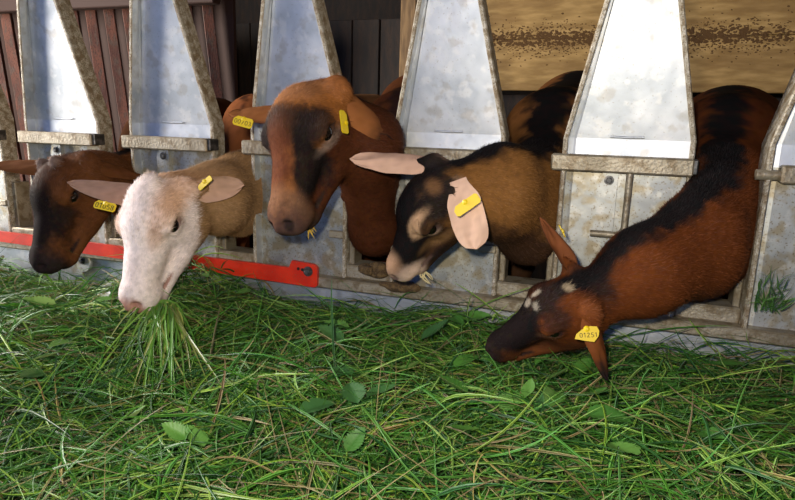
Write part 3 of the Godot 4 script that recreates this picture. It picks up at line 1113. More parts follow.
func make_background() -> void:
	# brown slatted gate behind the left end of the fence
	var z := -1.06
	var a := onz(-30, 60, z)
	var b := onz(216, 60, z)
	var gate := thing("slatted_gate", "reddish brown gate of upright wooden slats behind the fence", "gate", Vector3(a.x, 0, z))
	var wid := b.x - a.x
	var n := 15
	var slat_mesh := box_mesh(Vector3(0.042, 1.38, 0.042), 0.0015)
	for k in n:
		var o := part("slat", slat_mesh, mats.slat, gate, Vector3((k + 0.3) * wid / (n - 1), 0.49, 0.0), Basis(Vector3(0, 0, 1), 0.10) * Basis(Vector3.UP, 0.62))
		o.name = "slat" if k == 0 else "slat_%03d" % k
	part("top_rail", box_mesh(Vector3(wid + 0.1, 0.10, 0.05), 0.004), mats.gate_wood, gate, Vector3(wid * 0.5, onz(100, 11, z).y + 0.05, 0.05))
	part("bottom_rail", box_mesh(Vector3(wid + 0.1, 0.09, 0.05), 0.004), mats.gate_wood, gate, Vector3(wid * 0.5, 0.12, 0.05))
	part("backing_board", box_mesh(Vector3(wid + 0.1, 1.2, 0.02)), mats.gate_wood, gate, Vector3(wid * 0.5, 0.60, -0.07))
	# dark plank partition in the middle
	z = -1.5
	var p0 := onz(228, 20, z)
	var p1 := onz(410, 20, z)
	var py := onz(360, 20, z).y
	var part_w := thing("plank_partition", "dark brown partition of upright planks with a straight top edge", "partition", Vector3(p0.x, 0, z))
	var m := 7
	for k in m:
		var pw := (p1.x - p0.x) / m
		var o := part("plank", box_mesh(Vector3(pw - 0.006, py, 0.03 + 0.004 * (k % 3)), 0.003), mats.dark_wood, part_w, Vector3((k + 0.5) * pw, py * 0.5, 0))
		o.name = "plank" if k == 0 else "plank_%03d" % k
	# timber post
	z = -1.46
	var q0 := onz(400, 10, z)
	var q1 := onz(416, 10, z)
	var post := part("timber_post", box_mesh(Vector3(q1.x - q0.x, 2.95, 0.09), 0.006), mats.post_wood, self, Vector3((q0.x + q1.x) * 0.5, 1.475, z - 0.05))
	tag(post, "pale upright timber post at the end of the ochre boarding", "post")
	# ochre boarding behind the right half: two broad boards with a dirty joint
	z = -1.5
	var wl := q1.x + 0.005
	var wr := 4.1
	var yb := onz(600, 92, z).y
	var yj := onz(600, 38, z).y
	var boards := thing("ochre_boarding", "ochre yellow wall boarding with a dirty brown band along its joint", "boarding", Vector3(wl, 0, z))
	part("board", box_mesh(Vector3(wr - wl, yj - yb - 0.004, 0.03), 0.003), mats.ochre, boards, Vector3((wr - wl) * 0.5, (yb + yj) * 0.5, 0))
	var bo := part("board", box_mesh(Vector3(wr - wl, 0.6, 0.03), 0.003), mats.ochre, boards, Vector3((wr - wl) * 0.5, yj + 0.3, 0))
	bo.name = "board_001"
	# dried manure splashed along the joint: ragged raised crust
	var rng := RandomNumberGenerator.new()
	rng.seed = 77
	var g := Geo.new()
	for k in 9000:
		var x := rng.randf() * (wr - wl)
		var y := yj + rng.randfn() * 0.034 - 0.004
		var thick := 0.55 + 0.45 * sin(x * 9.0 + 3.0 * sin(x * 3.7))
		if rng.randf() > 0.35 + 0.65 * thick:
			continue
		var s := rng.randf_range(0.0012, 0.0056) * (1.3 if absf(y - yj) < 0.025 else 0.7)
		var pr := PackedVector3Array()
		var cnt := rng.randi_range(4, 6)
		for j in cnt:
			var ang := TAU * j / cnt
			var rr := s * rng.randf_range(0.5, 1.2)
			pr.append(Vector3(x + cos(ang) * rr * 1.6, y + sin(ang) * rr, 0.0152))
		for j in cnt:
			g.tri(pr[j], pr[(j + 1) % cnt], Vector3(x, y, 0.0162), Vector3(0, 0, 1))
	var crust := part("dried_dirt", g.mesh(), plain(Color(0.36, 0.25, 0.12), 0.95), boards)
	crust.set_meta("kind", "stuff")
	# trough wall below the boarding
	var low := part("low_wall", box_mesh(Vector3(wr - wl, yb - 0.01, 0.12), 0.004), mats.dark_wood, self, Vector3((wl + wr) * 0.5, (yb - 0.01) * 0.5, z - 0.12))
	tag(low, "dark low wall below the ochre boarding", "wall")

# ------------------------------------------------------------------ the goats of the photograph

func legs_of(shoulder: Vector3, rump: Vector3) -> Array:
	var ax := (rump - shoulder)
	ax.y = 0.0
	ax = ax.normalized()
	var sd := Vector3(ax.z, 0, -ax.x)
	var out := []
	for s in [-1.0, 1.0]:
		var h: Vector3 = shoulder + sd * 0.075 * s + Vector3(0, -0.10, 0)
		out.append([h, h + Vector3(0, -0.14, 0) + ax * 0.03, Vector3(h.x, 0.22, h.z), Vector3(h.x, 0.0, h.z)])
		h = rump + sd * 0.075 * s + Vector3(0, -0.06, 0)
		out.append([h, h + Vector3(0, -0.15, 0) - ax * 0.06, Vector3(h.x, 0.24, h.z) + ax * 0.07, Vector3(h.x, 0.0, h.z) + ax * 0.04])
	return out

func goat_specs() -> Array:
	var black := Color(0.012, 0.010, 0.010)
	var out := []
	# dark-faced brown goat at the left end
	out.append({
		"name": "goat", "label": "brown goat with a black blaze and nose, head low beside the pale goat", "seed": 11,
		"fwd": cam_dir(-0.24, -0.87, 0.42), "up": cam_dir(-0.50, 0.30, 0.80), "eye_at": onz(73, 196, 0.22), "size": 1.06,
		"spine": [[Vector3(0.295, 0.535, 0.09), 0.062, 0.047], [Vector3(0.277, 0.52, 0.0), 0.068, 0.046], [Vector3(0.26, 0.53, -0.10), 0.085, 0.055], [Vector3(0.19, 0.56, -0.26), 0.15, 0.11], [Vector3(0.10, 0.58, -0.50), 0.165, 0.13], [Vector3(-0.02, 0.60, -0.80), 0.16, 0.125]],
		"coat": Color(0.105, 0.040, 0.015), "body_coat": Color(0.08, 0.03, 0.012), "dorsal": black, "dorsal_w": 0.25,
		"bumps": [[Vector3(0.024, 0.056, -0.006), Vector3(0.011, 0.014, 0.011), 0.008], [Vector3(-0.024, 0.056, -0.006), Vector3(0.011, 0.014, 0.011), 0.008]],
		"marks": [
			[Vector3(0.003, 0.04, 0.10), Vector3(0.036, 0.09, 0.12), black, 0.30, false, 0.97],
			[Vector3(0.040, 0.0, 0.098), Vector3(0.011, 0.03, 0.055), black, 0.45, true, 0.85],
			[Vector3(-0.050, 0.01, 0.09), Vector3(0.018, 0.03, 0.09), Color(0.34, 0.22, 0.15), 0.5, false, 0.85],  # rim light along this cheek, painted into the coat as a pale streak
			[Vector3(0.0, 0.05, 0.0), Vector3(0.05, 0.025, 0.05), Color(0.075, 0.03, 0.015), 0.5, false, 0.7],
			[Vector3(0, -0.035, 0.178), Vector3(0.045, 0.05, 0.036), Color(0.022, 0.016, 0.015), 0.3, false, 1.0],
			[Vector3(0.024, 0.062, -0.006), Vector3(0.013, 0.013, 0.013), Color(0.16, 0.11, 0.09), 0.3, true, 1.0]],
		"ears": [
			{"base": Vector3(-0.052, 0.022, -0.043), "dir": cam_dir(-0.99, 0.0, -0.05), "out": cam_dir(-0.05, 0.6, 0.8), "len": 0.155, "width": 0.056, "cup": 0.8, "outer": Color(0.14, 0.055, 0.022), "inner": Color(0.20, 0.10, 0.06)},
			{"base": Vector3(0.052, 0.020, -0.046), "dir": cam_dir(0.62, -0.25, -0.75), "out": cam_dir(0.5, 0.5, 0.6), "len": 0.12, "width": 0.05, "cup": 0.8, "outer": Color(0.10, 0.038, 0.015), "inner": Color(0.14, 0.07, 0.04)}],
		"tags": []})
	# pale goat with grass in its mouth
	var cream := Color(0.73, 0.62, 0.58)
	out.append({
		"name": "goat", "label": "cream white goat with a pink nose and grass hanging from its mouth", "seed": 12,
		"fwd": cam_dir(-0.20, -0.86, 0.46), "up": cam_dir(-0.36, 0.40, 0.85), "eye_at": onz(174, 225, 0.27), "size": 1.08,
		"spine": [[Vector3(0.625, 0.52, 0.10), 0.072, 0.050], [Vector3(0.606, 0.515, 0.0), 0.088, 0.0495], [Vector3(0.625, 0.53, -0.10), 0.10, 0.060], [Vector3(0.64, 0.59, -0.26), 0.15, 0.09], [Vector3(0.625, 0.60, -0.50), 0.165, 0.105], [Vector3(0.62, 0.62, -0.80), 0.16, 0.10]],
		"lips": Color(0.30, 0.15, 0.11), "coat": Color(0.27, 0.155, 0.072), "body_coat": Color(0.27, 0.14, 0.065), "face": cream,  # lips tone doubles as painted shade in nostrils and mouth
		"bumps": [[Vector3(0.0, 0.052, 0.004), Vector3(0.026, 0.015, 0.03), 0.012], [Vector3(0.012, 0.060, -0.012), Vector3(0.016, 0.012, 0.02), 0.01]],
		"wattles": [],
		"marks": [
			[Vector3(0.050, 0.030, 0.010), Vector3(0.028, 0.024, 0.055), Color(0.55, 0.33, 0.20), 0.7, true, 0.95],
			[Vector3(0.0, 0.03, -0.06), Vector3(0.07, 0.05, 0.03), Color(0.40, 0.22, 0.11), 0.6, false, 0.8],
			[Vector3(0.038, 0.02, 0.075), Vector3(0.012, 0.018, 0.035), Color(0.52, 0.32, 0.21), 0.6, true, 0.6],
			[Vector3(0, 0.03, 0.05), Vector3(0.022, 0.04, 0.06), Color(0.80, 0.71, 0.68), 0.6, false, 0.8],
			[Vector3(0, -0.028, 0.190), Vector3(0.024, 0.022, 0.018), Color(0.42, 0.22, 0.16), 0.4, false, 1.0],
			[Vector3(0, -0.06, 0.170), Vector3(0.03, 0.012, 0.03), Color(0.5, 0.30, 0.24), 0.5, false, 0.7]],
		"ears": [
			{"base": Vector3(-0.052, 0.004, -0.030), "dir": cam_dir(-0.97, 0.12, 0.10), "out": cam_dir(0.0, 0.45, 0.9), "len": 0.150, "width": 0.062, "cup": 0.55, "bend": Vector3(0, 0.006, 0), "outer": Color(0.34, 0.21, 0.155), "inner": Color(0.45, 0.30, 0.24), "point": 1.7},
			{"base": Vector3(0.054, 0.006, -0.040), "dir": cam_dir(0.86, 0.14, -0.50), "out": cam_dir(-0.1, 0.45, -0.9), "len": 0.105, "width": 0.062, "cup": 0.8, "outer": Color(0.42, 0.23, 0.12), "inner": Color(0.50, 0.31, 0.22), "point": 3.2}],
		"tags": [["01058", onz(105, 206, 0.27), cam_dir(0.97, -0.22, 0.1), cam_dir(0.1, 0.2, 1.0), Vector2(0.044, 0.017)], ["", onz(205, 183, 0.225), cam_dir(0.75, 0.6, 0.2), cam_dir(-0.35, 0.2, 0.9), Vector2(0.034, 0.012)]]})
	# tall brown goat in the middle
	out.append({
		"name": "goat", "label": "orange brown goat with dark stripes beside its nose, head held highest of the row", "seed": 13,
		"fwd": cam_dir(-0.26, -0.87, 0.42), "up": cam_dir(-0.48, 0.46, 0.74), "eye_at": onz(327, 132, 0.24), "size": 1.14,
		"spine": [[Vector3(0.960, 0.640, 0.09), 0.075, 0.052], [Vector3(0.942, 0.53, -0.03), 0.125, 0.046], [Vector3(0.93, 0.52, -0.10), 0.13, 0.065], [Vector3(0.92, 0.59, -0.26), 0.17, 0.10], [Vector3(0.885, 0.65, -0.50), 0.17, 0.12], [Vector3(0.87, 0.65, -0.85), 0.16, 0.115]],
		"coat": Color(0.065, 0.021, 0.009), "face": Color(0.235, 0.085, 0.022), "body_coat": Color(0.10, 0.034, 0.014), "dorsal": Color(0.03, 0.015, 0.012), "dorsal_w": 0.3,  # neck shade is painted into the darker coat; face keeps its orange
		"bumps": [],
		"wattles": [[onz(352, 180, 0.045), onz(346, 196, 0.05)]],
		"marks": [
			[Vector3(0, 0.056, -0.012), Vector3(0.055, 0.03, 0.034), Color(0.30, 0.13, 0.055), 0.5, false, 0.85],
			[Vector3(0.0, 0.045, 0.058), Vector3(0.066, 0.045, 0.034), Color(0.022, 0.014, 0.012), 0.35, false, 0.9],
			[Vector3(-0.052, 0.02, 0.06), Vector3(0.03, 0.05, 0.065), Color(0.035, 0.024, 0.022), 0.5, false, 0.85],
			[Vector3(-0.004, 0.02, 0.100), Vector3(0.027, 0.06, 0.060), Color(0.12, 0.040, 0.020), 0.5, false, 0.95],
			[Vector3(0.033, 0.004, 0.100), Vector3(0.012, 0.06, 0.082), black, 0.35, true, 0.97],
			[Vector3(0.052, 0.030, 0.048), Vector3(0.024, 0.022, 0.034), Color(0.02, 0.014, 0.013), 0.4, true, 0.9],
			[Vector3(0.058, -0.004, 0.060), Vector3(0.018, 0.010, 0.034), Color(0.24, 0.17, 0.14), 0.5, true, 0.8],
			[Vector3(0, -0.01, 0.158), Vector3(0.045, 0.05, 0.022), Color(0.21, 0.105, 0.058), 0.6, false, 0.8],
			[Vector3(0, -0.035, 0.180), Vector3(0.036, 0.036, 0.026), Color(0.07, 0.042, 0.036), 0.5, false, 0.9],
			[Vector3(0, -0.066, 0.155), Vector3(0.03, 0.016, 0.03), Color(0.04, 0.026, 0.022), 0.4, false, 0.9]],
		"ears": [
			{"base": Vector3(-0.056, 0.002, -0.030), "dir": cam_dir(-0.98, -0.08, 0.02), "out": cam_dir(0.0, 0.6, 0.8), "len": 0.115, "width": 0.060, "cup": 0.7, "outer": Color(0.26, 0.10, 0.036), "inner": Color(0.10, 0.04, 0.02), "edge": Color(0.08, 0.03, 0.016)},
			{"base": Vector3(0.050, 0.020, -0.044), "dir": cam_dir(0.66, -0.48, -0.40), "out": cam_dir(0.40, 0.50, 0.70), "len": 0.135, "width": 0.092, "root": 0.5, "cup": 0.9, "bend": Vector3(0.0, -0.012, 0), "outer": Color(0.27, 0.10, 0.034), "inner": Color(0.10, 0.04, 0.02), "tip": black}],
		"tags": [["00703", onz(243, 122, 0.215), cam_dir(0.96, -0.26, 0.0), cam_dir(0.0, 0.1, 1.0), Vector2(0.036, 0.018)], ["", onz(344, 122, 0.225), cam_dir(0.12, -0.95, 0.1), cam_dir(0.85, 0.1, 0.6), Vector2(0.040, 0.017)]]})
	# black and tan goat with pale ears
	out.append({
		"name": "goat", "label": "black and tan goat with pale pink ears, pale muzzle and a tan neck", "seed": 14,
		"fwd": cam_dir(-0.57, -0.76, -0.30), "up": cam_dir(-0.76, 0.30, 0.58), "eye_at": onz(432, 229, 0.225), "size": 0.90,
		"spine": [[Vector3(1.222, 0.572, 0.10), 0.080, 0.055], [Vector3(1.266, 0.535, -0.02), 0.110, 0.0485], [Vector3(1.268, 0.54, -0.10), 0.12, 0.065], [Vector3(1.28, 0.60, -0.28), 0.17, 0.11], [Vector3(1.315, 0.655, -0.52), 0.17, 0.13], [Vector3(1.33, 0.64, -0.85), 0.16, 0.125]],
		"coat": Color(0.195, 0.088, 0.026), "body_coat": Color(0.19, 0.075, 0.026), "lips": Color(0.10, 0.06, 0.05), "dorsal": black, "dorsal_w": 0.5, "under": Color(0.05, 0.025, 0.014),  # lips tone here also paints the nostril and mouth shade
		"bumps": [],
		"marks": [
			[Vector3(0, 0.03, 0.075), Vector3(0.052, 0.075, 0.092), black, 0.22, false, 1.0],
			[Vector3(0.046, 0.030, -0.005), Vector3(0.034, 0.035, 0.055), black, 0.4, true, 0.97],
			[Vector3(0.0, 0.058, -0.03), Vector3(0.05, 0.04, 0.06), black, 0.4, false, 0.97],
			[Vector3(0.030, -0.012, 0.118), Vector3(0.022, 0.034, 0.034), black, 0.3, true, 0.97],
			[Vector3(0.028, 0.046, -0.018), Vector3(0.017, 0.016, 0.014), Color(0.16, 0.08, 0.036), 0.6, false, 0.85],
			[Vector3(0.041, 0.028, 0.064), Vector3(0.013, 0.022, 0.052), Color(0.50, 0.31, 0.18), 0.30, true, 0.97],
			[Vector3(-0.056, 0.030, 0.032), Vector3(0.026, 0.036, 0.030), Color(0.48, 0.32, 0.20), 0.35, false, 0.95],
			[Vector3(0.060, 0.000, 0.062), Vector3(0.014, 0.010, 0.024), Color(0.48, 0.32, 0.23), 0.4, true, 0.9],
			[Vector3(0.04, -0.03, 0.05), Vector3(0.02, 0.016, 0.06), Color(0.30, 0.16, 0.07), 0.5, true, 0.8],
			[Vector3(0, -0.046, 0.168), Vector3(0.05, 0.034, 0.044), Color(0.56, 0.40, 0.30), 0.3, false, 1.0],
			[Vector3(0.0, -0.008, 0.165), Vector3(0.022, 0.022, 0.03), Color(0.50, 0.30, 0.18), 0.5, false, 0.9],
			[Vector3(0.032, -0.060, 0.09), Vector3(0.014, 0.009, 0.04), black, 0.5, true, 0.8],
			[Vector3(0, -0.032, 0.192), Vector3(0.016, 0.014, 0.010), Color(0.22, 0.13, 0.10), 0.4, false, 0.9]],
		"ears": [
			{"base": Vector3(-0.026, 0.034, -0.060), "root": 0.5, "dir": cam_dir(-0.985, 0.03, 0.05), "out": cam_dir(0.0, 0.55, 0.85), "len": 0.145, "width": 0.050, "cup": 0.6, "outer": Color(0.52, 0.33, 0.24), "inner": Color(0.50, 0.32, 0.25), "point": 4.0},
			{"base": Vector3(0.060, 0.018, -0.058), "rootless": true, "dir": cam_dir(0.22, -0.94, 0.25), "root": 0.5, "out": cam_dir(0.35, 0.1, -1.0), "len": 0.105, "width": 0.058, "cup": 0.3, "outer": Color(0.45, 0.28, 0.18), "inner": Color(0.56, 0.37, 0.27), "root_col": Color(0.50, 0.31, 0.19), "root_r": 0.030, "point": 8.0}],
		"tags": [["", onz(467, 205, 0.275), cam_dir(0.80, 0.56, 0.2), cam_dir(-0.3, 0.1, 1.0), Vector2(0.044, 0.017)]]})
	# red brown goat stretching low over the grass
	out.append({
		"name": "goat", "label": "red brown goat stretching its black striped neck low over the grass", "seed": 15,
		"fwd": cam_dir(-0.86, -0.43, -0.24), "up": cam_dir(-0.50, 0.62, 0.60), "eye_at": onz(555, 333, 0.27), "size": 0.80,
		"spine": [[Vector3(1.47, 0.465, 0.16), 0.066, 0.052], [Vector3(1.56, 0.50, 0.06), 0.088, 0.055], [Vector3(1.597, 0.52, -0.02), 0.110, 0.0495], [Vector3(1.61, 0.545, -0.10), 0.12, 0.07], [Vector3(1.635, 0.59, -0.26), 0.17, 0.11], [Vector3(1.675, 0.625, -0.50), 0.165, 0.13], [Vector3(1.74, 0.63, -0.85), 0.16, 0.125]],
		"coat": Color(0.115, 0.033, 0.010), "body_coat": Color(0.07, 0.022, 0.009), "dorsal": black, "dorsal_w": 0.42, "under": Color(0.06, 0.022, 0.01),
		"spine_up": Vector3(-0.1, 0.9, 0.2), "trunk_from": 2,
		"bumps": [],
		"marks": [
			[Vector3(0, 0.02, 0.12), Vector3(0.050, 0.060, 0.085), black, 0.22, false, 0.98],
			[Vector3(0, -0.03, 0.185), Vector3(0.04, 0.028, 0.03), Color(0.02, 0.014, 0.013), 0.3, false, 0.95],
			[Vector3(0, 0.04, 0.03), Vector3(0.05, 0.03, 0.03), Color(0.025, 0.014, 0.012), 0.4, false, 0.9],
			[Vector3(0.055, 0.03, 0.035), Vector3(0.02, 0.02, 0.03), Color(0.03, 0.015, 0.012), 0.5, true, 0.8],
			[Vector3(0, 0.03, -0.06), Vector3(0.045, 0.06, 0.03), black, 0.5, false, 0.9],
			[Vector3(0.054, 0.0, 0.064), Vector3(0.016, 0.012, 0.024), Color(0.20, 0.10, 0.06), 0.5, true, 0.8],
			[Vector3(-0.012, 0.056, 0.048), Vector3(0.007, 0.02, 0.010), Color(0.42, 0.36, 0.28), 0.4, false, 0.9],
			[Vector3(-0.006, 0.05, 0.070), Vector3(0.010, 0.02, 0.007), Color(0.38, 0.32, 0.25), 0.4, false, 0.9],
			[Vector3(0.014, 0.05, 0.058), Vector3(0.009, 0.02, 0.005), Color(0.32, 0.28, 0.22), 0.5, false, 0.8],
			[Vector3(0.006, 0.056, -0.012), Vector3(0.010, 0.016, 0.009), Color(0.36, 0.28, 0.18), 0.5, false, 0.9],
			[Vector3(0, -0.07, 0.08), Vector3(0.05, 0.025, 0.10), Color(0.17, 0.055, 0.018), 0.5, false, 0.8]],
		"ears": [
			{"base": Vector3(-0.046, 0.026, -0.040), "dir": cam_dir(-0.50, 0.86, -0.05), "out": cam_dir(-0.4, -0.2, -0.9), "len": 0.105, "width": 0.046, "cup": 0.9, "outer": Color(0.05, 0.025, 0.016), "inner": Color(0.19, 0.065, 0.026), "point": 1.6, "edge": Color(0.05, 0.022, 0.014)},
			{"base": Vector3(0.050, 0.022, -0.040), "dir": cam_dir(0.16, -0.97, 0.18), "out": cam_dir(0.5, 0.1, 0.85), "len": 0.105, "width": 0.050, "cup": 0.8, "outer": Color(0.15, 0.048, 0.016), "inner": Color(0.1, 0.035, 0.016), "tip": black, "point": 2.0}],
		"tags": [["01251", onz(587, 334, 0.30), cam_dir(0.97, 0.06, 0.1), cam_dir(-0.1, 0.15, 1.0), Vector2(0.036, 0.024), [[574, 339], [576, 334], [582, 329.5], [591, 326], [598, 326.5], [600, 331], [599, 336], [594, 342], [586, 341]]], ["", onz(562, 231, 0.20), cam_dir(-0.45, 0.85, 0.0), cam_dir(0.9, 0.4, 0.2), Vector2(0.022, 0.010)]]})
	# a goat turned away behind the pale one
	out.append({
		"name": "goat", "label": "reddish brown back of a goat standing turned away behind the fence", "seed": 16,
		"fwd": Vector3(-0.1, -0.75, -0.6).normalized(), "up": Vector3(0, 0.6, -0.8).normalized(), "eye_at": Vector3(0.36, 0.42, -1.30), "size": 1.0,
		"spine": [[Vector3(0.39, 0.55, -1.12), 0.09, 0.06], [Vector3(0.39, 0.60, -0.98), 0.15, 0.09], [Vector3(0.39, 0.60, -0.75), 0.16, 0.10], [Vector3(0.395, 0.61, -0.42), 0.15, 0.10]],
		"coat": Color(0.22, 0.075, 0.028), "dorsal": Color(0.06, 0.022, 0.012), "dorsal_w": 0.2, "cell": 0.009, "hair_density": 0.0,
		"marks": [],
		"ears": [
			{"base": Vector3(-0.052, 0.022, -0.043), "dir": Vector3(1, 0.1, 0.1), "out": Vector3(0, 0.6, 0.6), "len": 0.14, "width": 0.05, "cup": 0.8, "outer": Color(0.2, 0.08, 0.03), "inner": Color(0.2, 0.1, 0.06)},
			{"base": Vector3(0.052, 0.022, -0.043), "dir": Vector3(-1, 0.1, 0.1), "out": Vector3(0, 0.6, 0.6), "len": 0.14, "width": 0.05, "cup": 0.8, "outer": Color(0.2, 0.08, 0.03), "inner": Color(0.2, 0.1, 0.06)}],
		"tags": []})
	for s in out:
		var sp: Array = s.spine
		s.legs = legs_of(sp[sp.size() - 3][0], sp[sp.size() - 1][0])
	out[5].legs = legs_of(out[5].spine[1][0], out[5].spine[3][0])
	return out

var goats: Array[Goat] = []

func build_goat(i: int) -> void:
	goats[i].build()

func make_goats() -> void:
	for s in goat_specs():
		goats.append(place_goat(s))
	var task := WorkerThreadPool.add_group_task(build_goat, goats.size(), -1, true)
	WorkerThreadPool.wait_for_group_task_completion(task)
	var fur := StandardMaterial3D.new()
	fur.vertex_color_use_as_albedo = true
	fur.roughness = 0.78
	fur.metallic_specular = 0.12
	var hair_mat := StandardMaterial3D.new()
	hair_mat.vertex_color_use_as_albedo = true
	hair_mat.roughness = 0.55
	hair_mat.metallic_specular = 0.2
	var hair := hair_mesh()
	var eye_mat := plain(Color(0.05, 0.03, 0.02), 0.12)
	var tag_mat := plain(Color(0.84, 0.72, 0.05), 0.45)
	var ink := plain(Color(0.10, 0.09, 0.03), 0.7)
	for g in goats:
		var s := g.spec
		var o := thing(s.name, s.label, "goat", Vector3.ZERO)
		part("body", g.mesh(), fur, o)
		if g.hairs.size() > 0:
			var mm := MultiMesh.new()
			mm.transform_format = MultiMesh.TRANSFORM_3D
			mm.use_colors = true
			mm.mesh = hair
			mm.instance_count = g.hairs.size()
			for k in g.hairs.size():
				mm.set_instance_transform(k, g.hairs[k])
				mm.set_instance_color(k, g.hair_cols[k])
			var mi := MultiMeshInstance3D.new()
			mi.name = "coat_hair"
			mi.multimesh = mm
			mi.material_override = hair_mat
			mi.set_meta("kind", "stuff")
			o.add_child(mi, true)
		var ball := SphereMesh.new()
		ball.radius = 0.014 * g.unit
		ball.height = 0.028 * g.unit
		ball.radial_segments = 20
		ball.rings = 12
		var wide: float = s.get("wide", 1.0)
		for sd in [-1.0, 1.0]:
			part("eye", ball, eye_mat, o, g.head * Vector3(0.0495 * wide * sd, 0.0100, 0.047))
		for t in s.tags:
			var size: Vector2 = t[4]
			var xx: Vector3 = t[2]
			var zz: Vector3 = t[3]
			zz = (zz - xx * zz.dot(xx)).normalized()
			var bas := Basis(xx, zz.cross(xx), zz)
			var geo := Geo.new()
			var h := size * 0.5
			var c := 0.35 * h.y
			var outline := PackedVector2Array()
			if t.size() > 5:
				for q in t[5]:
					var w := onz(q[0], q[1], t[1].z) - (t[1] as Vector3)
					outline.append(Vector2(w.dot(bas.x), w.dot(bas.y)))
				geo.prism(outline, -0.0009, 0.0009)
			else: geo.prism(PackedVector2Array([Vector2(-h.x + c, -h.y), Vector2(h.x - c, -h.y), Vector2(h.x, -h.y + c), Vector2(h.x, h.y - c), Vector2(h.x - c, h.y), Vector2(-h.x + c * 2.0, h.y), Vector2(-h.x, h.y - c * 2.0), Vector2(-h.x, -h.y + c)]), -0.0009, 0.0009)
			var plate := part("ear_tag", geo.mesh(), tag_mat, o, t[1], bas)
			plate.set_meta("label", "yellow plastic ear tag")
			if t[0] != "":
				var tm := TextMesh.new()
				tm.text = t[0]
				tm.font = SystemFont.new()
				tm.font.font_names = PackedStringArray(["Droid Sans Mono"])
				tm.font_size = 32
				tm.pixel_size = size.x * (0.9 if t.size() < 6 else 0.74) / (32.0 * 0.6 * 5.0)
				tm.depth = 0.0004
				part("tag_number", tm, ink, plate, Vector3(0.0 if t.size() < 6 else 0.002, -h.y * 0.15, 0.0011))
			geo = Geo.new()
			geo.lathe(PackedVector2Array([Vector2(0.0045, -0.001), Vector2(0.0045, 0.0015), Vector2(0.002, 0.003), Vector2(0, 0.003)]), 10, Transform3D(Basis(Vector3.RIGHT, PI / 2), Vector3.ZERO))
			part("tag_button", geo.mesh(), tag_mat, plate, Vector3(h.x * 0.0, h.y * 0.62, 0.0))

func hair_mesh() -> ArrayMesh:      # a tapering, slightly raised blade along +z
	var arr := []
	arr.resize(Mesh.ARRAY_MAX)
	arr[Mesh.ARRAY_VERTEX] = PackedVector3Array([Vector3(-0.5, 0, 0), Vector3(0.5, 0, 0), Vector3(-0.4, 0.0, 0.55), Vector3(0.4, 0.0, 0.55), Vector3(0, 0.0, 1.0)])
	arr[Mesh.ARRAY_INDEX] = PackedInt32Array([0, 1, 2, 1, 3, 2, 2, 3, 4])
	var m := ArrayMesh.new()
	m.add_surface_from_arrays(Mesh.PRIMITIVE_TRIANGLES, arr)
	return m

# ------------------------------------------------------------------ the cut grass

var heap_noise: FastNoiseLite

# how high the grass lies against the fence, read along the fence foot
func edge_of(x: float) -> float:
	var px := [-0.4, 0.0, 0.25, 0.55, 0.80, 1.05, 1.25, 1.45, 1.62, 1.80, 2.2]
	var py := [0.00, 0.0, 0.015, 0.085, 0.055, 0.035, 0.025, 0.07, 0.07, 0.05, 0.05]
	for k in px.size() - 1:
		if x < px[k + 1]:
			return lerpf(py[k], py[k + 1], smoothstep(px[k], px[k + 1], x))
	return 0.05

func heap(x: float, z: float) -> float:
	var y := 0.255 + edge_of(x) * exp(-z / 0.16) + heap_noise.get_noise_2d(x, z) * 0.045 + heap_noise.get_noise_2d(x * 3.1 + 7.0, z * 3.1) * 0.030
	y -= 0.10 * smoothstep(0.45, 1.1, z)
	y -= 0.20 * smoothstep(1.05, 1.5, z)
	y += 0.03 * exp(-pow((x - 0.50) / 0.22, 2.0) - pow((z - 0.40) / 0.16, 2.0))
	return maxf(y, 0.0)

func blade_mesh(bend: float, twist: float, fold: float) -> ArrayMesh:
	# a grass blade along +z, length 1, width 1 across x, with a keel
	var st := SurfaceTool.new()
	st.begin(Mesh.PRIMITIVE_TRIANGLES)
	st.set_smooth_group(0)
	var n := 7
	var rows := []
	for k in n + 1:
		var t := float(k) / n
		var w := 0.5 * (0.55 + 0.45 * smoothstep(0.0, 0.3, t)) * (1.0 - pow(t, 3.0) * 0.96)
		var c := Vector3(bend * 0.35 * sin(t * 2.2), bend * (t - t * t * 1.5), t * (1.0 - absf(bend) * 0.18 * t))
		var a := twist * t
		var dx := Vector3(cos(a), sin(a) * 0.02, 0)   # x is stretched by the width, y by the length
		rows.append([c, dx * w, Vector3(-sin(a), cos(a), 0)])
	for k in n:
		var p: Array = rows[k]
		var q: Array = rows[k + 1]
		for s in [-1.0, 1.0]:
			var a: Vector3 = p[0]
			var b: Vector3 = q[0]
			var ea: Vector3 = a + p[1] * s
			var eb: Vector3 = b + q[1] * s
			for w in [a, b, eb, a, eb, ea]:
				st.add_vertex(w)
	st.generate_normals()
	return st.commit()

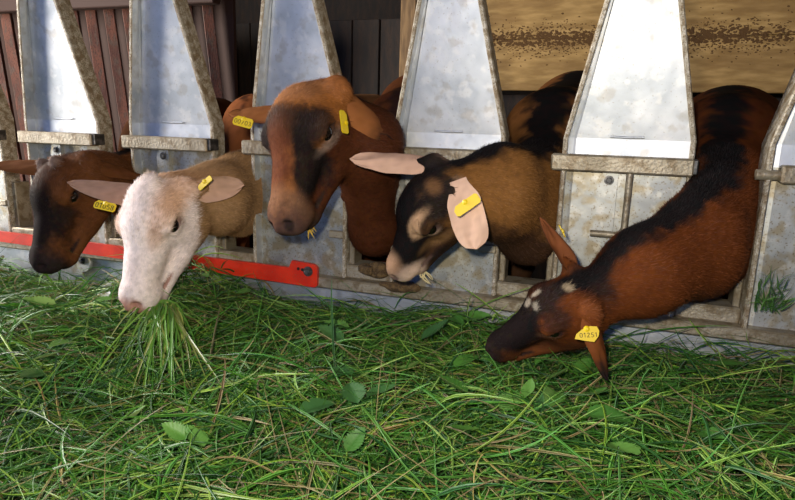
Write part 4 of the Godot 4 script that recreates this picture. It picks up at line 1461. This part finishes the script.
func leaf_mesh(teeth: bool, seed_: int) -> ArrayMesh:
	# a broad weed leaf along +z, length 1: midrib fold, side veins as ripples, toothed rim
	var rng := RandomNumberGenerator.new()
	rng.seed = seed_
	var v := PackedVector3Array()
	var ix := PackedInt32Array()
	var n := 22
	var m := 4
	var curl := rng.randf_range(-0.25, 0.35)
	for i in n + 1:
		var t := float(i) / n
		var w := 0.30 * pow(sin(PI * pow(t, 0.72)), 0.8) + 0.006
		if teeth:
			w *= 1.0 + (0.16 if i % 2 == 0 else -0.12)
		for j in 2 * m + 1:
			var s := float(j - m) / m
			var y := absf(s) * w * 0.35 + curl * t * t - 0.012 * sin(t * 46.0 - absf(s) * 5.0) * absf(s)
			v.append(Vector3(s * w, y, t + (0.05 * absf(s) if teeth else 0.0)))
	var row := 2 * m + 1
	for i in n:
		for j in 2 * m:
			var p := i * row + j
			for q in [p, p + row, p + 1, p + 1, p + row, p + row + 1]:
				ix.append(q)
	var arr := []
	arr.resize(Mesh.ARRAY_MAX)
	arr[Mesh.ARRAY_VERTEX] = v
	arr[Mesh.ARRAY_NORMAL] = NetSkin.smooth_normals(v, ix)
	arr[Mesh.ARRAY_INDEX] = ix
	var me := ArrayMesh.new()
	me.add_surface_from_arrays(Mesh.PRIMITIVE_TRIANGLES, arr)
	return me

func grass_material(rough := 0.45) -> StandardMaterial3D:
	var m := StandardMaterial3D.new()
	m.vertex_color_use_as_albedo = true
	m.roughness = rough
	m.metallic_specular = 0.5
	m.backlight_enabled = true
	m.backlight = Color(0.5, 0.55, 0.3)
	m.cull_mode = BaseMaterial3D.CULL_DISABLED
	return m

func grass_layer(called: String, parent: Node3D, mesh: Mesh, xf: Array[Transform3D], cols: PackedColorArray, m: Material) -> void:
	var mm := MultiMesh.new()
	mm.transform_format = MultiMesh.TRANSFORM_3D
	mm.use_colors = true
	mm.mesh = mesh
	mm.instance_count = xf.size()
	for k in xf.size():
		mm.set_instance_transform(k, xf[k])
		mm.set_instance_color(k, cols[k])
	var mi := MultiMeshInstance3D.new()
	mi.name = called
	mi.multimesh = mm
	mi.material_override = m
	mi.set_meta("kind", "stuff")
	parent.add_child(mi, true)

func blade_xf(at: Vector3, az: float, el: float, roll: float, ln: float, wd: float) -> Transform3D:
	var fz := Vector3(cos(az) * cos(el), sin(el), sin(az) * cos(el))
	var up := Vector3.UP - fz * fz.y
	up = up.normalized().rotated(fz, roll)
	return Transform3D(Basis(up.cross(fz) * wd, up * ln, fz * ln), at)

func grass_color(rng: RandomNumberGenerator) -> Color:
	var q := rng.randf()
	var c: Color
	if q < 0.10:
		c = Color(0.30, 0.26, 0.10).lerp(Color(0.20, 0.15, 0.06), rng.randf())
	elif q < 0.30:
		c = Color(0.21, 0.36, 0.05)
	elif q < 0.75:
		c = Color(0.070, 0.220, 0.026)
	else:
		c = Color(0.028, 0.105, 0.018)
	var g := rng.randf_range(0.7, 1.35)
	return Color(c.r * g * rng.randf_range(0.85, 1.15), c.g * g, c.b * g * rng.randf_range(0.7, 1.5), 1.0)

func make_grass() -> void:
	heap_noise = noise_of(31, 2.2, FastNoiseLite.TYPE_SIMPLEX_SMOOTH, 3)
	var rng := RandomNumberGenerator.new()
	rng.seed = 4242
	var root := thing("grass_heap", "heap of fresh cut green grass spread along the fence", "grass")
	# packed inside of the heap
	var v := PackedVector3Array()
	var ix := PackedInt32Array()
	var nx := 150
	var nz := 80
	for j in nz + 1:
		for i in nx + 1:
			var x := lerpf(-1.2, 3.0, float(i) / nx)
			var z := lerpf(0.040, 1.5, float(j) / nz)
			v.append(Vector3(x, heap(x, z) - 0.028 + rng.randf_range(-0.006, 0.006), z))
	for j in nz:
		for i in nx:
			var p := j * (nx + 1) + i
			for q in [p, p + 1, p + nx + 1, p + 1, p + nx + 2, p + nx + 1]:
				ix.append(q)
	var arr := []
	arr.resize(Mesh.ARRAY_MAX)
	arr[Mesh.ARRAY_VERTEX] = v
	arr[Mesh.ARRAY_NORMAL] = NetSkin.smooth_normals(v, ix)
	arr[Mesh.ARRAY_INDEX] = ix
	var me := ArrayMesh.new()
	me.add_surface_from_arrays(Mesh.PRIMITIVE_TRIANGLES, arr)
	var grit: PackedByteArray = mats.grit_bytes
	var packed := tri_mat(layered(512, [[grit, [[0.25, Color(0.05, 0.09, 0.02)], [0.75, Color(0.16, 0.24, 0.07)]]]]), Vector3.ONE * 6.0, 0.9)
	part("packed_grass", me, packed, root)
	var gm := grass_material()
	# several kinds of blades
	var kinds := [
		# bend, twist, count, len0, len1, wid0, wid1
		[0.12, 0.6, 13000, 0.07, 0.22, 0.0022, 0.0046],
		[0.36, -0.8, 13000, 0.07, 0.20, 0.0020, 0.0044],
		[-0.24, 1.2, 11000, 0.06, 0.19, 0.0020, 0.0042],
		[0.62, 0.4, 11000, 0.07, 0.19, 0.0024, 0.0054],
		[0.08, 0.1, 8000, 0.08, 0.26, 0.0009, 0.0018]]
	for q in kinds.size():
		var kd: Array = kinds[q]
		var mesh := blade_mesh(kd[0], kd[1], 0.2)
		var xf: Array[Transform3D] = []
		var cols := PackedColorArray()
		for k in int(kd[2]):
			# thin out away from the camera's reach
			var x := rng.randf_range(-0.75, 2.1)
			var z := 0.015 + 1.05 * pow(rng.randf(), 1.1)
			var y := heap(x, z) - 0.028 + 0.040 * rng.randf()
			var az := rng.randf() * TAU
			if rng.randf() < 0.45:
				az = rng.randfn() * 0.7 + (0.5 if rng.randf() < 0.5 else PI * 0.8)
			var ln := rng.randf_range(kd[3], kd[4])
			var el := rng.randfn() * 0.24 + 0.03
			if rng.randf() < 0.10:
				el = rng.randf_range(0.2, 0.8)
				ln *= 0.7
			var fz := z + sin(az) * ln * cos(el)
			if fz < 0.03:
				az = -az
			var back := Vector3(cos(az), 0, sin(az)) * ln * 0.5
			var at := Vector3(x, y, z) - (back if z - back.z > 0.03 else Vector3.ZERO)
			if q == 4:
				cols.append(Color(0.30, 0.25, 0.11) * rng.randf_range(0.5, 1.2) if rng.randf() < 0.45 else grass_color(rng))
			else:
				cols.append(grass_color(rng))
			xf.append(blade_xf(at, az, el, rng.randfn() * 0.6, ln, rng.randf_range(kd[5], kd[6])))
		grass_layer(["grass_blades", "arched_blades", "curled_blades", "bent_blades", "dry_stems"][q], root, mesh, xf, cols, gm)
	# the wad hanging from the pale goat's mouth
	var pale: Goat = goats[1]
	var mouth := pale.head * Vector3(0.012, -0.062, 0.160)
	var wad := thing("grass_mouthful", "mouthful of long grass blades hanging from the cream goat's lips", "grass", mouth)
	for k in 72:
		var c := Color(0.13, 0.30, 0.04) if k % 3 else Color(0.28, 0.33, 0.09)
		if k % 4 == 0:
			c = Color(0.07, 0.20, 0.03)
		var bm := StandardMaterial3D.new()
		bm.albedo_color = (c * rng.randf_range(0.7, 1.2)).linear_to_srgb()
		bm.roughness = 0.42
		bm.backlight_enabled = true
		bm.backlight = Color(0.5, 0.55, 0.3)
		bm.cull_mode = BaseMaterial3D.CULL_DISABLED
		var a0 := cam_dir(1, -0.05, 0) * rng.randf_range(-0.018, 0.040) + cam_dir(0, 0, 1) * rng.randf_range(-0.004, 0.012)
		var end := ony(rng.randfn() * 26.0 + 152.0, rng.randf_range(335, 405), 0.27)
		end.y = heap(end.x, end.z) + rng.randf_range(0.004, 0.03)
		end -= mouth
		var mid := a0.lerp(end, 0.5) + Vector3(0, rng.randf_range(-0.01, 0.05), 0) + cam_dir(1, 0, 0) * rng.randfn() * 0.030
		part("grass_blade" if k == 0 else "grass_blade_%03d" % k, ribbon(a0, mid, end, rng.randf_range(0.0026, 0.0052), cam_dir(rng.randfn() * 0.3, 0.4, 0.9)), bm, wad)
	# broad weed leaves lying in the heap
	var shapes: Array[ArrayMesh] = []
	for k in 6:
		shapes.append(leaf_mesh(k % 2 == 0, 900 + k))
	var tones: Array[StandardMaterial3D] = []
	for c in [Color(0.045, 0.15, 0.022), Color(0.07, 0.21, 0.03), Color(0.035, 0.115, 0.03), Color(0.11, 0.26, 0.05)]:
		var m := plain((c as Color).linear_to_srgb(), 0.5)
		m.backlight_enabled = true
		m.backlight = Color(0.45, 0.5, 0.3)
		m.cull_mode = BaseMaterial3D.CULL_DISABLED
		tones.append(m)
	var spots := [[345, 350], [352, 385], [365, 408], [415, 375], [452, 350], [470, 330], [480, 352], [455, 372], [468, 405], [452, 432], [495, 415], [525, 410], [540, 425], [555, 400], [575, 385], [590, 405], [600, 380], [545, 390], [420, 345], [400, 330], [350, 345], [372, 345], [358, 418], [690, 330], [60, 330], [95, 320], [30, 345], [85, 300], [75, 345], [205, 470], [190, 455], [300, 420], [110, 300], [535, 372], [650, 390], [700, 440], [345, 465], [480, 300], [470, 318], [260, 300], [235, 290], [215, 285], [610, 445], [585, 430], [45, 395], [130, 440], [340, 405], [500, 340], [320, 330]]
	var who := [[0.45, "before the dark faced brown goat"], [0.75, "by the cream goat's mouth"], [1.02, "below the tall brown goat"], [1.22, "below the black and tan goat"], [1.45, "by the red brown goat's muzzle"], [9.0, "under the red brown goat's neck"]]
	for k in spots.size():
		var u: float = spots[k][0]
		var w: float = spots[k][1]
		var p := ony(u, w, 0.27)
		if p.z > 0.09:
			p = ony(u, w, heap(p.x, p.z) + 0.012)
		p.z = maxf(p.z, 0.09)
		p.y = heap(p.x, p.z) + 0.026
		var ln := rng.randf_range(0.032, 0.062)
		var az := rng.randf() * TAU
		if p.z < 0.15:
			az = absf(rng.randfn() * 0.6)
		var tone := rng.randi() % 4
		var o := part(numbered("weed_leaf"), shapes[k % 6], tones[tone], self)
		var tilt := rng.randf_range(0.0, 0.35)
		o.transform = Transform3D(blade_xf(p, az, tilt, rng.randfn() * 0.35, ln, ln).basis, p + Vector3(0, 0.004, 0))
		var where := ""
		for q in who:
			if p.x < q[0]:
				where = q[1]
				break
		tag(o, "%s %s %s weed leaf %s %s" % ["small" if ln < 0.045 else "large", ["dark green", "mid green", "bluish green", "pale green"][tone], "toothed" if k % 2 == 0 else "smooth edged", "lying flat" if tilt < 0.17 else "tipped up", where], "leaf", "weed leaves in the cut grass")
	# small white flower heads
	var fk := -1
	for f in [[107, 302], [94, 313], [116, 313], [106, 322]]:
		fk += 1
		var p := ony(f[0], f[1], 0.28)
		p.y = heap(p.x, p.z) + 0.022
		var fl := thing("white_flower", ["small white flower head in the grass before the dark faced goat", "white flower head beside a taller one by the dark faced goat", "white flower head in the grass next to the cream goat's nose", "lowest white flower head of the cluster by the cream goat"][fk], "flower", p, "white flowers in the cut grass")
		var petal := leaf_mesh(false, 55)
		var pm := plain(Color(0.86, 0.88, 0.86), 0.6)
		pm.cull_mode = BaseMaterial3D.CULL_DISABLED
		for j in 9:
			part("petal", petal, pm, fl, Vector3(rng.randfn(), rng.randf(), rng.randfn()) * 0.004, blade_xf(Vector3.ZERO, TAU * j / 9.0 + rng.randf(), rng.randf_range(-0.2, 0.6), rng.randfn() * 0.4, 0.013, 0.016).basis)
		var sg := Geo.new()
		sg.tube(PackedVector3Array([Vector3(0, 0, 0), Vector3(0.004, -0.02, 0.002), Vector3(0.012, -0.05, 0.0)]), 0.0012, 6)
		part("stem", sg.mesh(), tones[1], fl)
	# clods of dried dung and feed on the sill of the slot next to the black and tan goat
	for c in [[378, 271, 0.036, 0.018, 0.010], [392, 287, 0.040, 0.016, 0.030], [366, 268, 0.020, 0.012, 0.012]]:
		var st := NetSkin.new()
		var fld := Field.new()
		var r2 := RandomNumberGenerator.new()
		r2.seed = int(c[0])
		for j in 9:
			fld.ellipsoid(Vector3(r2.randfn() * c[2] * 0.45, r2.randfn() * c[3] * 0.3, r2.randfn() * 0.008), Basis.IDENTITY, Vector3(c[2], c[3], 0.016) * r2.randf_range(0.35, 0.6), 0.01)
		st.run(fld, 0.004, Vector3(-0.09, -0.05, -0.06), Vector3(0.09, 0.05, 0.06))
		var ar := []
		ar.resize(Mesh.ARRAY_MAX)
		ar[Mesh.ARRAY_VERTEX] = st.verts
		ar[Mesh.ARRAY_NORMAL] = st.normals
		ar[Mesh.ARRAY_INDEX] = st.index
		var cm := ArrayMesh.new()
		cm.add_surface_from_arrays(Mesh.PRIMITIVE_TRIANGLES, ar)
		var o := part(numbered("dirt_clod"), cm, mats.clod, self, onz(c[0], c[1], c[4]))
		tag(o, {378: "broad brown dirt clod on the sill beside the tall goat's neck", 392: "flat brown dirt clod on the rail under the black and tan goat's chin", 366: "smallest brown dirt clod on the sill by the tall goat's neck"}[int(c[0])], "clod", "dirt clods on the sill")
	# tuft of grass caught at the right end of the fence
	var tuft := thing("grass_tuft", "tuft of green grass caught on the sill at the last panel", "grass", onz(762, 312, 0.03))
	for k in 80:
		var mesh := blade_mesh(rng.randf_range(-0.6, 0.8), rng.randf_range(-1.0, 1.0), 0.2)
		var o := part("grass_blade" if k == 0 else "grass_blade_%03d" % k, mesh, tones[rng.randi() % 4], tuft)
		o.transform = blade_xf(Vector3(rng.randf_range(-0.016, 0.026), rng.randf() * 0.05, rng.randf() * 0.014), rng.randf_range(0.2, PI - 0.2), rng.randf_range(0.4, 1.55), rng.randfn(), rng.randf_range(0.025, 0.060), rng.randf_range(0.0016, 0.0036))
	# wisps of dry hay at two mouths
	for w in [[2, Vector3(0.0, -0.074, 0.150), Color(0.42, 0.27, 0.03), "yellow wisp of hay under the tall brown goat's chin"], [3, Vector3(0.012, -0.072, 0.150), Color(0.55, 0.46, 0.24), "pale straw wisp at the black and tan goat's lips"]]:
		var at: Vector3 = goats[w[0]].head * (w[1] as Vector3)
		var wisp := thing("hay_wisp", w[3], "hay", at)
		var wm := plain((w[2] as Color).linear_to_srgb(), 0.7)
		wm.cull_mode = BaseMaterial3D.CULL_DISABLED
		for k in 9:
			var e := cam_dir(rng.randfn() * 0.5, -1.0, rng.randfn() * 0.3) * rng.randf_range(0.014, 0.032)
			part("hay_stalk" if k == 0 else "hay_stalk_%03d" % k, ribbon(Vector3(rng.randfn(), rng.randfn(), rng.randfn()) * 0.004, e * 0.5 + Vector3(rng.randfn() * 0.006, 0, 0), e, 0.0024, cam_dir(0.2, 0.2, 1.0)), wm, wisp)

# a blade drawn as a ribbon through three points
func ribbon(a: Vector3, b: Vector3, c: Vector3, w: float, facing: Vector3) -> ArrayMesh:
	var g := Geo.new()
	var n := 12
	var last: Array[Vector3] = []
	for k in n + 1:
		var t := float(k) / n
		var p := a.lerp(b, t).lerp(b.lerp(c, t), t)
		var d := (b - a).lerp(c - b, t).normalized()
		var sd := d.cross(facing).normalized()
		var ww := w * (1.0 - pow(t, 4.0) * 0.9)
		var keel := facing * -0.25 * ww
		var row: Array[Vector3] = [p - sd * ww * 0.5, p + keel, p + sd * ww * 0.5]
		if k > 0:
			for j in 2:
				g.quad(last[j], last[j + 1], row[j + 1], row[j], facing)
		last = row
	return g.mesh()

func _ready() -> void:
	make_view()
	make_materials()
	make_barn()
	make_fence()
	make_red_bar()
	make_background()
	make_goats()
	print("goats built ", Time.get_ticks_msec())
	make_grass()
	print("grass built ", Time.get_ticks_msec())
